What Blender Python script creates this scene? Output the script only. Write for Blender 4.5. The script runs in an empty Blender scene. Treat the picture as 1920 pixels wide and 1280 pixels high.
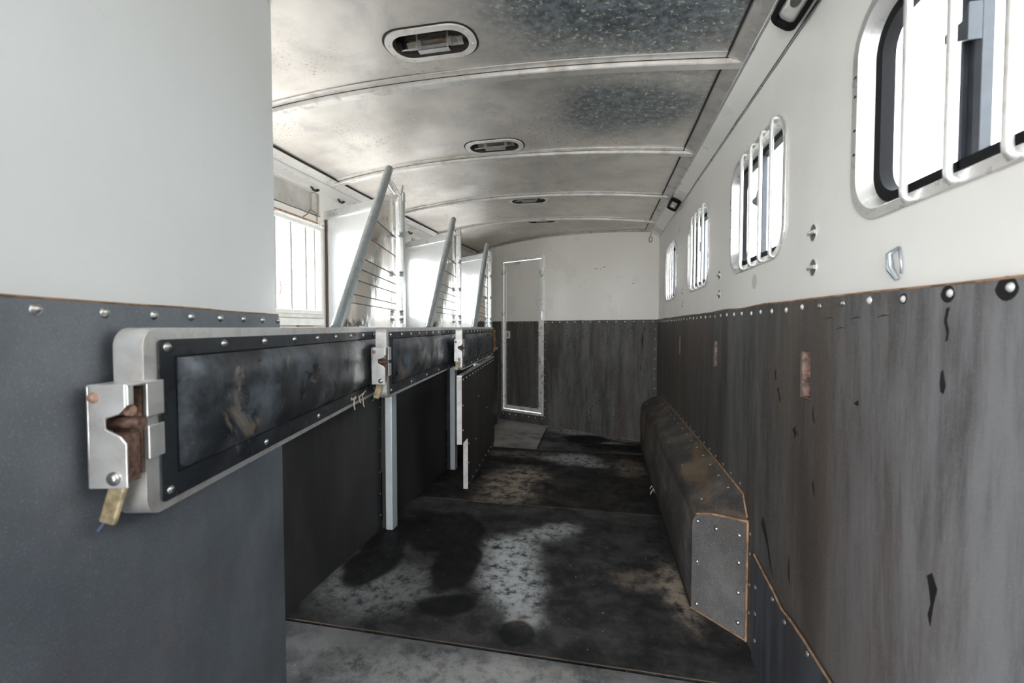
import bpy, bmesh, math, random
from mathutils import Vector, Matrix, noise
from mathutils.geometry import tessellate_polygon
random.seed(7)
S = bpy.context.scene
COL = S.collection
PI = math.pi

# ---------------------------------------------------------------- camera, sky, exposure
cam = bpy.data.objects.new('camera', bpy.data.cameras.new('camera'))
COL.objects.link(cam)
cam.location = (0, 0, 1.12)
cam.rotation_euler = (math.radians(90 - 1.86), 0, math.radians(11.6))
cam.data.sensor_width = 36
cam.data.lens = 830 / 1920 * 36
cam.data.clip_start = 0.02
cam.data.dof.use_dof = True
cam.data.dof.focus_distance = 2.4
cam.data.dof.aperture_fstop = 4.5
S.camera = cam
S.view_settings.view_transform = 'Standard'
S.view_settings.look = 'None'
S.view_settings.gamma = 1
S.view_settings.use_curve_mapping = False
S.view_settings.exposure = 1.67
S.cycles.max_bounces = 16; S.cycles.diffuse_bounces = 12; S.cycles.glossy_bounces = 8
SKY = 3.4

world = bpy.data.worlds.new('overcast_sky')
S.world = world
world.use_nodes = True
wn = world.node_tree.nodes; wl = world.node_tree.links
wn.clear()
wo = wn.new('ShaderNodeOutputWorld'); wb = wn.new('ShaderNodeBackground')
wt = wn.new('ShaderNodeTexCoord'); wz = wn.new('ShaderNodeTexNoise'); wr = wn.new('ShaderNodeValToRGB')
wz.inputs['Scale'].default_value = 2.2; wz.inputs['Detail'].default_value = 5
wr.color_ramp.elements[0].position = 0.35; wr.color_ramp.elements[0].color = (0.80, 0.87, 0.95, 1)
wr.color_ramp.elements[1].position = 0.65; wr.color_ramp.elements[1].color = (1, 1, 1, 1)
wl.new(wt.outputs['Generated'], wz.inputs['Vector']); wl.new(wz.outputs['Fac'], wr.inputs['Fac'])
wl.new(wr.outputs['Color'], wb.inputs['Color']); wl.new(wb.outputs['Background'], wo.inputs['Surface'])
wb.inputs['Strength'].default_value = SKY

# ---------------------------------------------------------------- material helpers
class NT:
    def __init__(s, name):
        s.m = bpy.data.materials.new(name); s.m.use_nodes = True
        s.t = s.m.node_tree; s.n = s.t.nodes; s.l = s.t.links
        s.b = s.n['Principled BSDF']; s.out = s.n['Material Output']
        s.tc = s.n.new('ShaderNodeTexCoord')
        s.co = s.tc.outputs['Object']
    def set(s, sock, v):
        i = s.b.inputs[sock]
        if hasattr(v, 'is_linked') or isinstance(v, bpy.types.NodeSocket): s.l.new(v, i)
        elif isinstance(v, (tuple, list)) and len(v) == 3: i.default_value = (*v, 1)
        else: i.default_value = v
    def link(s, a, i):
        if isinstance(a, bpy.types.NodeSocket): s.l.new(a, i)
        elif isinstance(a, (tuple, list)) and len(a) == 3 and len(i.default_value) == 4: i.default_value = (*a, 1)
        else: i.default_value = a
    def noise(s, scale=5, detail=4, rough=0.55, vec=None, stretch=None, dist=0):
        n = s.n.new('ShaderNodeTexNoise')
        n.inputs['Scale'].default_value = scale; n.inputs['Detail'].default_value = detail
        n.inputs['Roughness'].default_value = rough; n.inputs['Distortion'].default_value = dist
        v = vec or s.co
        if stretch:
            mp = s.n.new('ShaderNodeMapping'); mp.inputs['Scale'].default_value = stretch
            s.l.new(v, mp.inputs['Vector']); v = mp.outputs['Vector']
        s.l.new(v, n.inputs['Vector']); return n.outputs['Fac']
    def ramp(s, fac, a, b, lo=0.0, hi=1.0):
        n = s.n.new('ShaderNodeMapRange'); n.interpolation_type = 'SMOOTHSTEP'
        n.inputs['From Min'].default_value = a; n.inputs['From Max'].default_value = b
        n.inputs['To Min'].default_value = lo; n.inputs['To Max'].default_value = hi
        s.link(fac, n.inputs['Value']); return n.outputs['Result']
    def mix(s, fac, a, b):
        n = s.n.new('ShaderNodeMix'); n.data_type = 'RGBA'
        s.link(fac, n.inputs[0]); s.link(a, n.inputs[6]); s.link(b, n.inputs[7]); return n.outputs[2]
    def math(s, op, a, b=0.0):
        n = s.n.new('ShaderNodeMath'); n.operation = op
        s.link(a, n.inputs[0]); s.link(b, n.inputs[1]); return n.outputs[0]
    def blob(s, c, r, rot=0, wob=0.35, soft=0.25, scale=6, nz=None):
        """mask 1 inside a wobbly ellipse on the floor plane"""
        mp = s.n.new('ShaderNodeMapping'); mp.vector_type = 'TEXTURE'
        mp.inputs['Location'].default_value = (c[0], c[1], 0)
        mp.inputs['Rotation'].default_value = (0, 0, rot)
        mp.inputs['Scale'].default_value = (r[0], r[1], 1)
        s.l.new(s.co, mp.inputs['Vector'])
        sp = s.n.new('ShaderNodeSeparateXYZ'); s.l.new(mp.outputs[0], sp.inputs[0])
        d = s.math('SQRT', s.math('ADD', s.math('MULTIPLY', sp.outputs[0], sp.outputs[0]), s.math('MULTIPLY', sp.outputs[1], sp.outputs[1])))
        if nz is None: nz = s.noise(scale, 5, 0.6)
        d = s.math('ADD', d, s.math('MULTIPLY', s.math('SUBTRACT', nz, 0.5), wob * 2))
        return s.ramp(d, 1 + soft, 1 - soft)
    def bump(s, h, strength=0.2, dist=0.002):
        n = s.n.new('ShaderNodeBump'); n.inputs['Strength'].default_value = strength
        n.inputs['Distance'].default_value = dist
        s.l.new(h, n.inputs['Height']); s.l.new(n.outputs[0], s.b.inputs['Normal'])

def simple(name, col, rough=0.5, metal=0.0, var=0.0, scale=20, bump=0.0, bscale=200, **kw):
    t = NT(name)
    if var:
        f = t.noise(scale, 5)
        c2 = tuple(max(0, c * (1 - var)) for c in col)
        c1 = tuple(min(1, c * (1 + var * 0.5)) for c in col)
        t.set('Base Color', t.mix(t.ramp(f, 0.3, 0.7), c2, c1))
    else: t.set('Base Color', col)
    t.set('Roughness', rough); t.set('Metallic', metal)
    for k, v in kw.items(): t.set(k, v)
    if bump: t.bump(t.noise(bscale, 3), bump, 0.001)
    return t.m

def m_white(name, col=(0.87, 0.855, 0.815), dirt=0.09, rough=0.28, wav=0.35):
    t = NT(name)
    a = t.ramp(t.noise(1.7, 5, 0.6, stretch=(1, 1, 0.6)), 0.35, 0.75)
    sc = t.ramp(t.noise(9, 6, 0.7, stretch=(0.5, 0.5, 2.5)), 0.66, 0.74)
    c = t.mix(a, col, tuple(x * (1 - dirt) for x in col))
    c = t.mix(t.math('MULTIPLY', sc, 0.25), c, (0.55, 0.53, 0.49))
    t.set('Base Color', c); t.set('Roughness', t.ramp(t.noise(3, 4), 0.3, 0.7, rough, rough + 0.12))
    t.set('Specular IOR Level', 0.5)
    t.bump(t.noise(2.2, 2, 0.4), wav, 0.012)
    return t.m

def m_metal(name, col, rough=0.3, dirt=(0.35, 0.32, 0.29), amt=0.25, scale=8, metal=1.0, bump=0.05, stretch=None, speck=0.0, spcol=(0.12, 0.09, 0.06)):
    t = NT(name)
    f = t.ramp(t.noise(scale, 6, 0.65, stretch=stretch), 0.45, 0.75)
    c = t.mix(t.math('MULTIPLY', f, amt), col, dirt)
    if speck:
        sp = t.ramp(t.noise(130, 2, 0.5), 0.70, 0.76)
        den = t.ramp(t.noise(3.5, 3), 0.40, 0.60)
        c = t.mix(t.math('MULTIPLY', t.math('MULTIPLY', sp, den), speck), c, spcol)
    t.set('Base Color', c); t.set('Metallic', metal)
    t.set('Roughness', t.ramp(t.noise(scale * 2, 4), 0.3, 0.7, rough * 0.8, rough * 1.3))
    if bump: t.bump(t.noise(6, 3), bump, 0.01)
    return t.m

def m_rubber(name, base, light, brown=(0.10, 0.07, 0.05), bamt=0.5, streak=(14, 14, 0.7), rough=0.6, cover=0.5, grain=0.35, spec=0.35, pits=0.0, nearlight=None):
    t = NT(name)
    s1 = t.noise(1.0, 6, 0.65, stretch=streak)
    c = t.mix(t.ramp(s1, 0.5 - cover * 0.25, 0.78), base, light)
    s2 = t.noise(1.3, 5, 0.6, stretch=(streak[0] * 0.6, streak[1] * 0.6, streak[2] * 1.7))
    c = t.mix(t.math('MULTIPLY', t.ramp(s2, 0.5, 0.7), bamt), c, brown)
    g = t.noise(320, 2, 0.6)
    c = t.mix(t.math('MULTIPLY', t.ramp(g, 0.52, 0.75), grain), c, tuple(min(1, x * 2.4) for x in light))
    if pits:
        p = t.math('MULTIPLY', t.ramp(t.noise(60, 2), 0.66, 0.72), t.ramp(t.noise(2.5, 3), 0.45, 0.6))
        c = t.mix(t.math('MULTIPLY', p, pits), c, (0.006, 0.006, 0.007))
    t.set('Base Color', c); t.set('Roughness', rough); t.set('Specular IOR Level', spec)
    t.bump(t.noise(170, 4, 0.75), 0.55, 0.002)
    return t.m

WHITE = m_white('white_painted_aluminium')
WHITE_TACK = m_white('white_painted_panel', (0.86, 0.88, 0.875), 0.05, 0.30, 0.25)
WHITE_COVE = m_white('white_cove_paint', (0.87, 0.855, 0.82), 0.06, 0.25, 0.1)
WHITE_FRAME = simple('white_enamel', (0.74, 0.73, 0.70), 0.38, 0, 0.12, 14, 0.08, 60)
GREY_PAINT = simple('dirty_grey_paint', (0.50, 0.49, 0.46), 0.5, 0, 0.25, 9, 0.1, 90)
CEIL = None
def make_ceiling_mat():
    t = NT('weathered_aluminium_sheet')
    base = t.mix(t.ramp(t.noise(2.4, 6, 0.62), 0.35, 0.72), (0.76, 0.71, 0.655), (0.58, 0.54, 0.50))
    oxid = t.ramp(t.noise(5, 7, 0.7, dist=0.4), 0.48, 0.70)
    base = t.mix(t.math('MULTIPLY', oxid, 0.45), base, (0.42, 0.42, 0.42))
    sp = t.ramp(t.noise(85, 2, 0.5, stretch=(1, 1.8, 1)), 0.625, 0.67)
    den = t.ramp(t.noise(2.0, 4, 0.6), 0.46, 0.60)
    # floor and rubber reflection painted blue-black on the right; pale corrosion specks over it
    n3 = t.noise(3.2, 6, 0.65)
    c1 = t.blob((0.14, 1.10), (0.50, 0.60), 0.2, 0.42, 0.4, nz=n3)
    c2 = t.blob((0.10, 1.94), (0.36, 0.24), 0.0, 0.45, 0.5, nz=n3)
    dark_refl = t.math('MAXIMUM', c1, t.math('MULTIPLY', c2, 0.9))
    blue = t.mix(t.ramp(t.noise(38, 5, 0.7), 0.35, 0.7), (0.022, 0.032, 0.040), (0.19, 0.23, 0.255))
    lt = t.ramp(t.noise(60, 3, 0.6), 0.60, 0.66)
    blue = t.mix(lt, blue, (0.50, 0.46, 0.36))
    c = t.mix(t.math('MULTIPLY', dark_refl, 0.96), base, blue)
    c = t.mix(t.math('MULTIPLY', t.math('MULTIPLY', sp, den), 0.75), c, (0.10, 0.075, 0.055))
    t.set('Base Color', c)
    t.set('Metallic', t.ramp(dark_refl, 0, 1, 0.62, 0.25))
    t.set('Roughness', t.ramp(t.noise(4, 4), 0.3, 0.7, 0.42, 0.55))
    t.bump(t.noise(1.6, 2, 0.5), 0.45, 0.02)
    return t.m
CEIL = make_ceiling_mat()
RIB = m_metal('rib_aluminium', (0.66, 0.64, 0.61), 0.42, (0.36, 0.30, 0.25), 0.6, 14, 0.6, speck=0.8)
ALU = m_metal('brushed_aluminium', (0.78, 0.79, 0.80), 0.32, (0.42, 0.38, 0.34), 0.35, 9, 0.85)
ALU_W = m_metal('pale_worn_aluminium', (0.80, 0.80, 0.79), 0.36, (0.48, 0.39, 0.31), 0.55, 26, 0.7)
GALV = m_metal('galvanised_tube', (0.48, 0.53, 0.55), 0.36, (0.25, 0.28, 0.30), 0.5, 30, 0.85)
POLISH = m_metal('polished_aluminium_sheet', (0.93, 0.89, 0.84), 0.09, (0.80, 0.75, 0.68), 0.3, 3, 1.0, 0.35)
PANEL = m_metal('satin_aluminium_panel', (0.84, 0.86, 0.87), 0.2, (0.70, 0.71, 0.71), 0.3, 3, 0.55, 0.3, stretch=(6, 6, 0.4))
WINFR = m_metal('window_frame_aluminium', (0.74, 0.73, 0.71), 0.30, (0.45, 0.40, 0.34), 0.35, 12, 0.7)
SEAM = simple('black_seam', (0.012, 0.011, 0.010), 0.7)
VOID = simple('dark_cavity', (0.015, 0.013, 0.012), 0.8)
BLACKP = simple('black_plastic', (0.008, 0.008, 0.009), 0.35)
GASKET = simple('black_rubber_gasket', (0.007, 0.007, 0.008), 0.7, **{'Specular IOR Level': 0.15})
CHARC = simple('charcoal_window_channel', (0.040, 0.046, 0.058), 0.45, 0.1, 0.2, 30)
SCREW = simple('screw_steel', (0.62, 0.61, 0.60), 0.28, 0.95, 0.3, 300)
SCREWB = simple('aluminium_rivet', (0.86, 0.86, 0.84), 0.35, 0.5)
RUST = simple('rusty_steel', (0.19, 0.115, 0.085), 0.7, 0.3, 0.6, 120, 0.4, 300)
RUSTP = simple('rust_stained_bolt', (0.46, 0.30, 0.22), 0.6, 0.4, 0.4, 150)
TAN = simple('yellowed_steel_handle', (0.50, 0.40, 0.25), 0.5, 0.4, 0.45, 60)
BRASS = simple('brown_wire', (0.30, 0.20, 0.09), 0.45, 0.6)
SPRING = simple('blackened_steel', (0.05, 0.042, 0.036), 0.45, 0.7)
FOAM = simple('torn_orange_foam', (0.42, 0.22, 0.09), 0.9, 0, 0.6, 60, 0.5, 90)
STRING = simple('frayed_pale_string', (0.62, 0.54, 0.45), 0.9, 0, 0.3, 90)
EDGE = simple('brown_cut_edge', (0.34, 0.20, 0.11), 0.85, 0, 0.5, 30)

RUB_TACK = m_rubber('blue_grey_stall_rubber', (0.105, 0.120, 0.142), (0.200, 0.218, 0.250), (0.12, 0.085, 0.075), 0.30, (3, 3, 2.2), 0.5, 0.7, 0.22, 0.5)
def make_right_rubber(name, near=True, pits=0.0, k=1.0):
    t = NT(name)
    big = t.noise(1.4, 4, 0.55); st = t.noise(1.0, 8, 0.78, stretch=(7, 7, 0.9), dist=0.25); fine = t.noise(1.0, 7, 0.75, stretch=(30, 30, 2.6), dist=0.1)
    c = t.mix(t.ramp(st, 0.36, 0.68), tuple(k*x for x in (0.040, 0.037, 0.035)), tuple(k*x for x in (0.125, 0.122, 0.118)))
    c = t.mix(t.math('MULTIPLY', t.ramp(fine, 0.50, 0.70), 0.5), c, (0.150, 0.143, 0.135))
    c = t.mix(t.math('MULTIPLY', t.ramp(t.noise(1.0, 6, 0.75, stretch=(40, 40, 9)), 0.54, 0.70), 0.45), c, (0.028, 0.026, 0.025))
    br = t.math('MULTIPLY', t.ramp(t.noise(1.0, 5, 0.6, stretch=(3, 3, 0.7), dist=0.6), 0.44, 0.64), 0.6)
    c = t.mix(br, c, (0.085, 0.060, 0.045))
    if near:
        sy = t.n.new('ShaderNodeSeparateXYZ'); t.l.new(t.co, sy.inputs[0])
        dusty = t.math('MULTIPLY', t.ramp(sy.outputs[1], 1.25, 0.70), t.ramp(st, 0.38, 0.60, 0.25, 0.85))
        c = t.mix(dusty, c, (0.225, 0.225, 0.235))  # lining mixed paler towards its rear end, broken up by the streaks
    g = t.noise(300, 2, 0.6); c = t.mix(t.math('MULTIPLY', t.ramp(g, 0.52, 0.75), 0.25), c, (0.30, 0.29, 0.28))
    if pits:
        p = t.math('MULTIPLY', t.ramp(t.noise(60, 2), 0.62, 0.67), t.ramp(t.noise(2.5, 3), 0.45, 0.6))
        c = t.mix(t.math('MULTIPLY', p, pits), c, (0.006, 0.006, 0.007))
    t.set('Base Color', c); t.set('Roughness', 0.55); t.set('Specular IOR Level', 0.4)
    t.bump(t.noise(240, 3, 0.7), 0.35, 0.0012)
    return t.m
RUB_FRONT = make_right_rubber('scuffed_grey_rubber', False, 0.9, 1.25)
RUB_RIGHT = make_right_rubber('streaked_brown_grey_rubber')
RUB_BLACK = m_rubber('black_manger_rubber', (0.020, 0.020, 0.021), (0.048, 0.046, 0.046), (0.035, 0.028, 0.022), 0.5, (4, 4, 1), 0.6, 0.5, 0.12, 0.35)
RUB_WELL = m_rubber('dusty_wheel_well_rubber', (0.036, 0.033, 0.031), (0.16, 0.145, 0.130), (0.24, 0.155, 0.085), 0.6, (4, 4, 4), 0.6, 0.35, 0.35, 0.4)
RUB_DROP = m_rubber('dark_brown_drop_panel', (0.022, 0.019, 0.018), (0.048, 0.042, 0.038), (0.06, 0.045, 0.03), 0.5, (8, 8, 0.6), 0.6, 0.5, 0.15, 0.35)

def make_vinyl(name, light):
    t = NT(name)
    f = t.ramp(t.noise(7, 6, 0.68), 0.42, 0.72)
    c = t.mix(f, (0.016, 0.019, 0.024), light)
    f2 = t.ramp(t.noise(3.2, 6, 0.75, dist=1.5), 0.60, 0.68)
    c = t.mix(t.math('MULTIPLY', f2, 0.55), c, (0.27, 0.22, 0.17))
    t.set('Base Color', c); t.set('Roughness', t.ramp(t.noise(9, 4), 0.3, 0.7, 0.22, 0.5))
    t.set('Specular IOR Level', 0.6)
    t.bump(t.noise(240, 4, 0.7), 0.4, 0.001)
    return t.m
VINYL = make_vinyl('worn_black_vinyl', (0.12, 0.142, 0.168))
VINYL_FL = make_vinyl('black_vinyl_flange', (0.030, 0.036, 0.044))

def make_mat_material(name, base=(0.022, 0.021, 0.021), mid=(0.060, 0.058, 0.057), lights=(), darks=(), browns=(), cover=0.5, rough=0.62):
    t = NT(name)
    n1 = t.noise(4.5, 7, 0.68, stretch=(1, 1.3, 1)); n2 = t.noise(9, 6, 0.7)
    c = t.mix(t.ramp(n1, 0.55 - cover * 0.3, 0.80 - cover * 0.2), base, mid)
    c = t.mix(t.math('MULTIPLY', t.ramp(t.noise(16, 6, 0.75), 0.5, 0.72), 0.30), c, (0.13, 0.115, 0.10))
    for (ce, r, rot, amt) in browns:
        m = t.blob(ce, r, rot, 0.6, 0.5, nz=n2)
        m = t.math('MULTIPLY', m, t.ramp(t.noise(14, 6, 0.75), 0.38, 0.6))
        c = t.mix(t.math('MULTIPLY', m, amt), c, (0.40, 0.33, 0.26))
    for (ce, r, rot, amt) in lights:
        m = t.blob(ce, r, rot, 0.55, 0.5, nz=n2)
        m = t.math('MULTIPLY', m, t.ramp(t.noise(22, 6, 0.75), 0.36, 0.56))
        c = t.mix(t.math('MULTIPLY', m, amt), c, (0.46, 0.48, 0.485))
    rg = rough
    n4 = t.noise(4, 3, 0.5)
    for (ce, r, rot, amt) in darks:
        m = t.blob(ce, r, rot, 0.50, 0.14, nz=n4)
        c = t.mix(t.math('MULTIPLY', m, amt), c, (0.005, 0.005, 0.0055))
    sp = t.ramp(t.noise(75, 1, 0.3), 0.775, 0.80)
    c = t.mix(t.math('MULTIPLY', sp, 0.8), c, (0.45, 0.42, 0.38))
    g = t.noise(300, 2, 0.6)
    c = t.mix(t.math('MULTIPLY', t.ramp(g, 0.55, 0.75), 0.25), c, (0.20, 0.19, 0.18))
    t.set('Base Color', c); t.set('Roughness', t.ramp(n2, 0.3, 0.7, rough - 0.08, rough + 0.15)); t.set('Specular IOR Level', 0.2)
    t.bump(t.noise(130, 5, 0.75), 0.4, 0.002)
    return t.m

def make_glass():
    t = NT('window_glass')
    t.n.remove(t.b)
    tr = t.n.new('ShaderNodeBsdfTransparent'); tr.inputs[0].default_value = (0.93, 0.95, 0.95, 1)
    gl = t.n.new('ShaderNodeBsdfGlossy'); gl.inputs['Roughness'].default_value = 0.02
    lw = t.n.new('ShaderNodeLayerWeight'); lw.inputs['Blend'].default_value = 0.5
    fac = t.math('ADD', t.math('MULTIPLY', t.math('POWER', lw.outputs['Facing'], 5.0), 0.30), 0.03)
    mx = t.n.new('ShaderNodeMixShader')
    t.l.new(fac, mx.inputs[0]); t.l.new(tr.outputs[0], mx.inputs[1]); t.l.new(gl.outputs[0], mx.inputs[2])
    t.l.new(mx.outputs[0], t.out.inputs['Surface'])
    return t.m
GLASS = make_glass()
LENS = simple('ribbed_lamp_lens', (0.62, 0.61, 0.58), 0.12, 0.0, 0.1, 60, 0.5, 60)
REFL = simple('lamp_reflector', (0.75, 0.74, 0.72), 0.15, 0.9)

# ---------------------------------------------------------------- mesh helpers
class MB:
    def __init__(s): s.v = []; s.f = []; s.sm = []
    def add(s, verts, faces, smooth=False):
        o = len(s.v); s.v += [tuple(v) for v in verts]
        s.f += [tuple(i + o for i in f) for f in faces]; s.sm += [smooth] * len(faces); return s
    def box(s, lo, hi, M=None):
        x0, y0, z0 = lo; x1, y1, z1 = hi
        vs = [(x0,y0,z0),(x1,y0,z0),(x1,y1,z0),(x0,y1,z0),(x0,y0,z1),(x1,y0,z1),(x1,y1,z1),(x0,y1,z1)]
        if M is not None: vs = [M @ Vector(v) for v in vs]
        return s.add(vs, [(0,3,2,1),(4,5,6,7),(0,1,5,4),(1,2,6,5),(2,3,7,6),(3,0,4,7)])
    def tube(s, pts, r, n=12, cap=True, closed=False, radii=None):
        pts = [Vector(p) for p in pts]; N = len(pts); rings = []; prev = None
        for i, p in enumerate(pts):
            if closed: d = pts[(i + 1) % N] - pts[i - 1]
            else: d = pts[min(i + 1, N - 1)] - pts[max(i - 1, 0)]
            d.normalize()
            if prev is None:
                u = d.orthogonal().normalized()
            else:
                u = (prev - d * prev.dot(d)).normalized()
            prev = u; w = d.cross(u); rr = radii[i] if radii else r
            rings.append([p + (u * math.cos(2*PI*k/n) + w * math.sin(2*PI*k/n)) * rr for k in range(n)])
        vs = [v for rg in rings for v in rg]; fs = []
        M = N if closed else N - 1
        for i in range(M):
            a = i * n; b = ((i + 1) % N) * n
            for k in range(n): fs.append((a + k, a + (k+1) % n, b + (k+1) % n, b + k))
        s.add(vs, fs, True)
        if cap and not closed:
            s.add(rings[0], [tuple(reversed(range(n)))]); s.add(rings[-1], [tuple(range(n))])
        return s
    def plate(s, outline, holes=(), w0=0.0, w1=0.01, fn=None):
        """2-D outline with holes, extruded from w0 to w1; fn(u,v,w) -> point"""
        if fn is None: fn = lambda u, v, w: (u, v, w)
        loops = [list(outline)] + [list(h) for h in holes]
        tris = tessellate_polygon([[Vector((p[0], p[1], 0)) for p in lp] for lp in loops])
        flat = [p for lp in loops for p in lp]; n = len(flat)
        vs = [fn(p[0], p[1], w0) for p in flat] + [fn(p[0], p[1], w1) for p in flat]
        fs = []
        for t in tris:
            a, b, c = t
            ar = (flat[b][0]-flat[a][0])*(flat[c][1]-flat[a][1]) - (flat[b][1]-flat[a][1])*(flat[c][0]-flat[a][0])
            if abs(ar) < 1e-12: continue
            if ar < 0: a, b, c = a, c, b
            fs.append((c, b, a)); fs.append((a + n, b + n, c + n))
        o = 0
        for lp in loops:
            k = len(lp)
            for i in range(k):
                j = (i + 1) % k; fs.append((o+i, o+j, o+j+n, o+i+n))
            o += k
        s.add(vs, fs); return s
    def mesh(s, name):
        me = bpy.data.meshes.new(name); me.from_pydata(s.v, [], s.f)
        for p, q in zip(me.polygons, s.sm): p.use_smooth = q
        bm = bmesh.new(); bm.from_mesh(me); bmesh.ops.recalc_face_normals(bm, faces=bm.faces); bm.to_mesh(me); bm.free()
        me.update(); return me
    def obj(s, name, mat, parent=None, bevel=0, seg=2, smooth_all=False):
        me = s.mesh(name); me.materials.append(mat)
        o = bpy.data.objects.new(name, me); COL.objects.link(o)
        if parent is not None: o.parent = parent
        if smooth_all:
            for p in me.polygons: p.use_smooth = True
        if bevel:
            b = o.modifiers.new('bevel', 'BEVEL'); b.width = bevel; b.segments = seg; b.limit_method = 'ANGLE'; b.angle_limit = 0.7
            b.harden_normals = False
        return o

def rrect(x0, y0, x1, y1, r, n=8):
    pts = []
    for cx, cy, a0 in ((x1-r, y0+r, -PI/2), (x1-r, y1-r, 0), (x0+r, y1-r, PI/2), (x0+r, y0+r, PI)):
        for i in range(n + 1):
            a = a0 + PI/2 * i / n; pts.append((cx + r*math.cos(a), cy + r*math.sin(a)))
    return pts
def tag(o, label=None, cat=None, group=None, kind=None):
    if label: o['label'] = label
    if cat: o['category'] = cat
    if group: o['group'] = group
    if kind: o['kind'] = kind
    return o
def empty(name, loc=(0, 0, 0), rz=0.0, **k):
    o = bpy.data.objects.new(name, None); COL.objects.link(o); o.empty_display_size = 0.05
    o.location = loc; o.rotation_euler = (0, 0, rz); return tag(o, **k)

# screw: domed head on a small washer, along +Z
def screw_mesh(r=0.006, h=0.004, n=10, mat=SCREW):
    b = MB(); prof = [(r*1.25, 0), (r*1.25, h*0.2), (r, h*0.3), (r*0.85, h*0.8), (r*0.45, h), (0.0001, h)]
    vs = [(p*math.cos(2*PI*k/n), p*math.sin(2*PI*k/n), z) for p, z in prof for k in range(n)]
    fs = [(i*n+k, i*n+(k+1) % n, (i+1)*n+(k+1) % n, (i+1)*n+k) for i in range(len(prof)-1) for k in range(n)]
    b.add(vs, fs, True); me = b.mesh('screw'); me.materials.append(mat); return me
SM = screw_mesh(); SMS = screw_mesh(0.0042, 0.003, 8); SMB = screw_mesh(0.0062, 0.0035, 10, SCREWB)
SMR = screw_mesh(0.0055, 0.005, 8, RUSTP); SMV = screw_mesh(0.0036, 0.0025, 8, ALU_W)
def screw(p, nrm, parent, me=None, name='screw', s=1.0):
    o = bpy.data.objects.new(name, me or SM); COL.objects.link(o); o.parent = parent
    q = Vector(nrm).to_track_quat('Z', 'Y'); o.location = p
    o.rotation_mode = 'QUATERNION'; o.rotation_quaternion = q; o.scale = (s, s, s); return o

# ---------------------------------------------------------------- layout
XR, XL = 0.52, -1.70
YB, YF = -1.50, 5.7                        # unseen rear opening set back to dim near walls; beyond the slanted front wall
FA = Vector((XR, 4.42)); FB = Vector((XL, 5.50))   # slanted front wall, on plan
def yfront(x): return FA.y + (x - XR) * (FB.y - FA.y) / (XL - XR)
ZDL = 0.030                                # the left eave sits a little lower
def zend(y): return 1.982 + 0.006 * (y - 1.6) * abs(y - 1.6)
def crown(y): return 0.050 + 0.007 * (y - 1.6)
XA, XB = -1.585, 0.44                       # ceiling span
def zroof(x, y):                           # underside of rib line
    t = (x - (XA + XB) / 2) / ((XB - XA) / 2); t = max(-1, min(1, t))
    return zend(y) + crown(y) * (1 - t * t) - 0.030 * max(0, -t) ** 3
def zcove(y): return 1.925 + 0.014 * (y - 1.2)

# ---------------------------------------------------------------- unseen ground outside, added pale to bounce daylight in
g = MB().box((-40, -40, -0.62), (40, 40, -0.6)).obj('ground', simple('pale_bounce_ground', (0.66, 0.645, 0.61), 0.8, 0, 0.12, 0.7))
tag(g, kind='structure')

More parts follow.
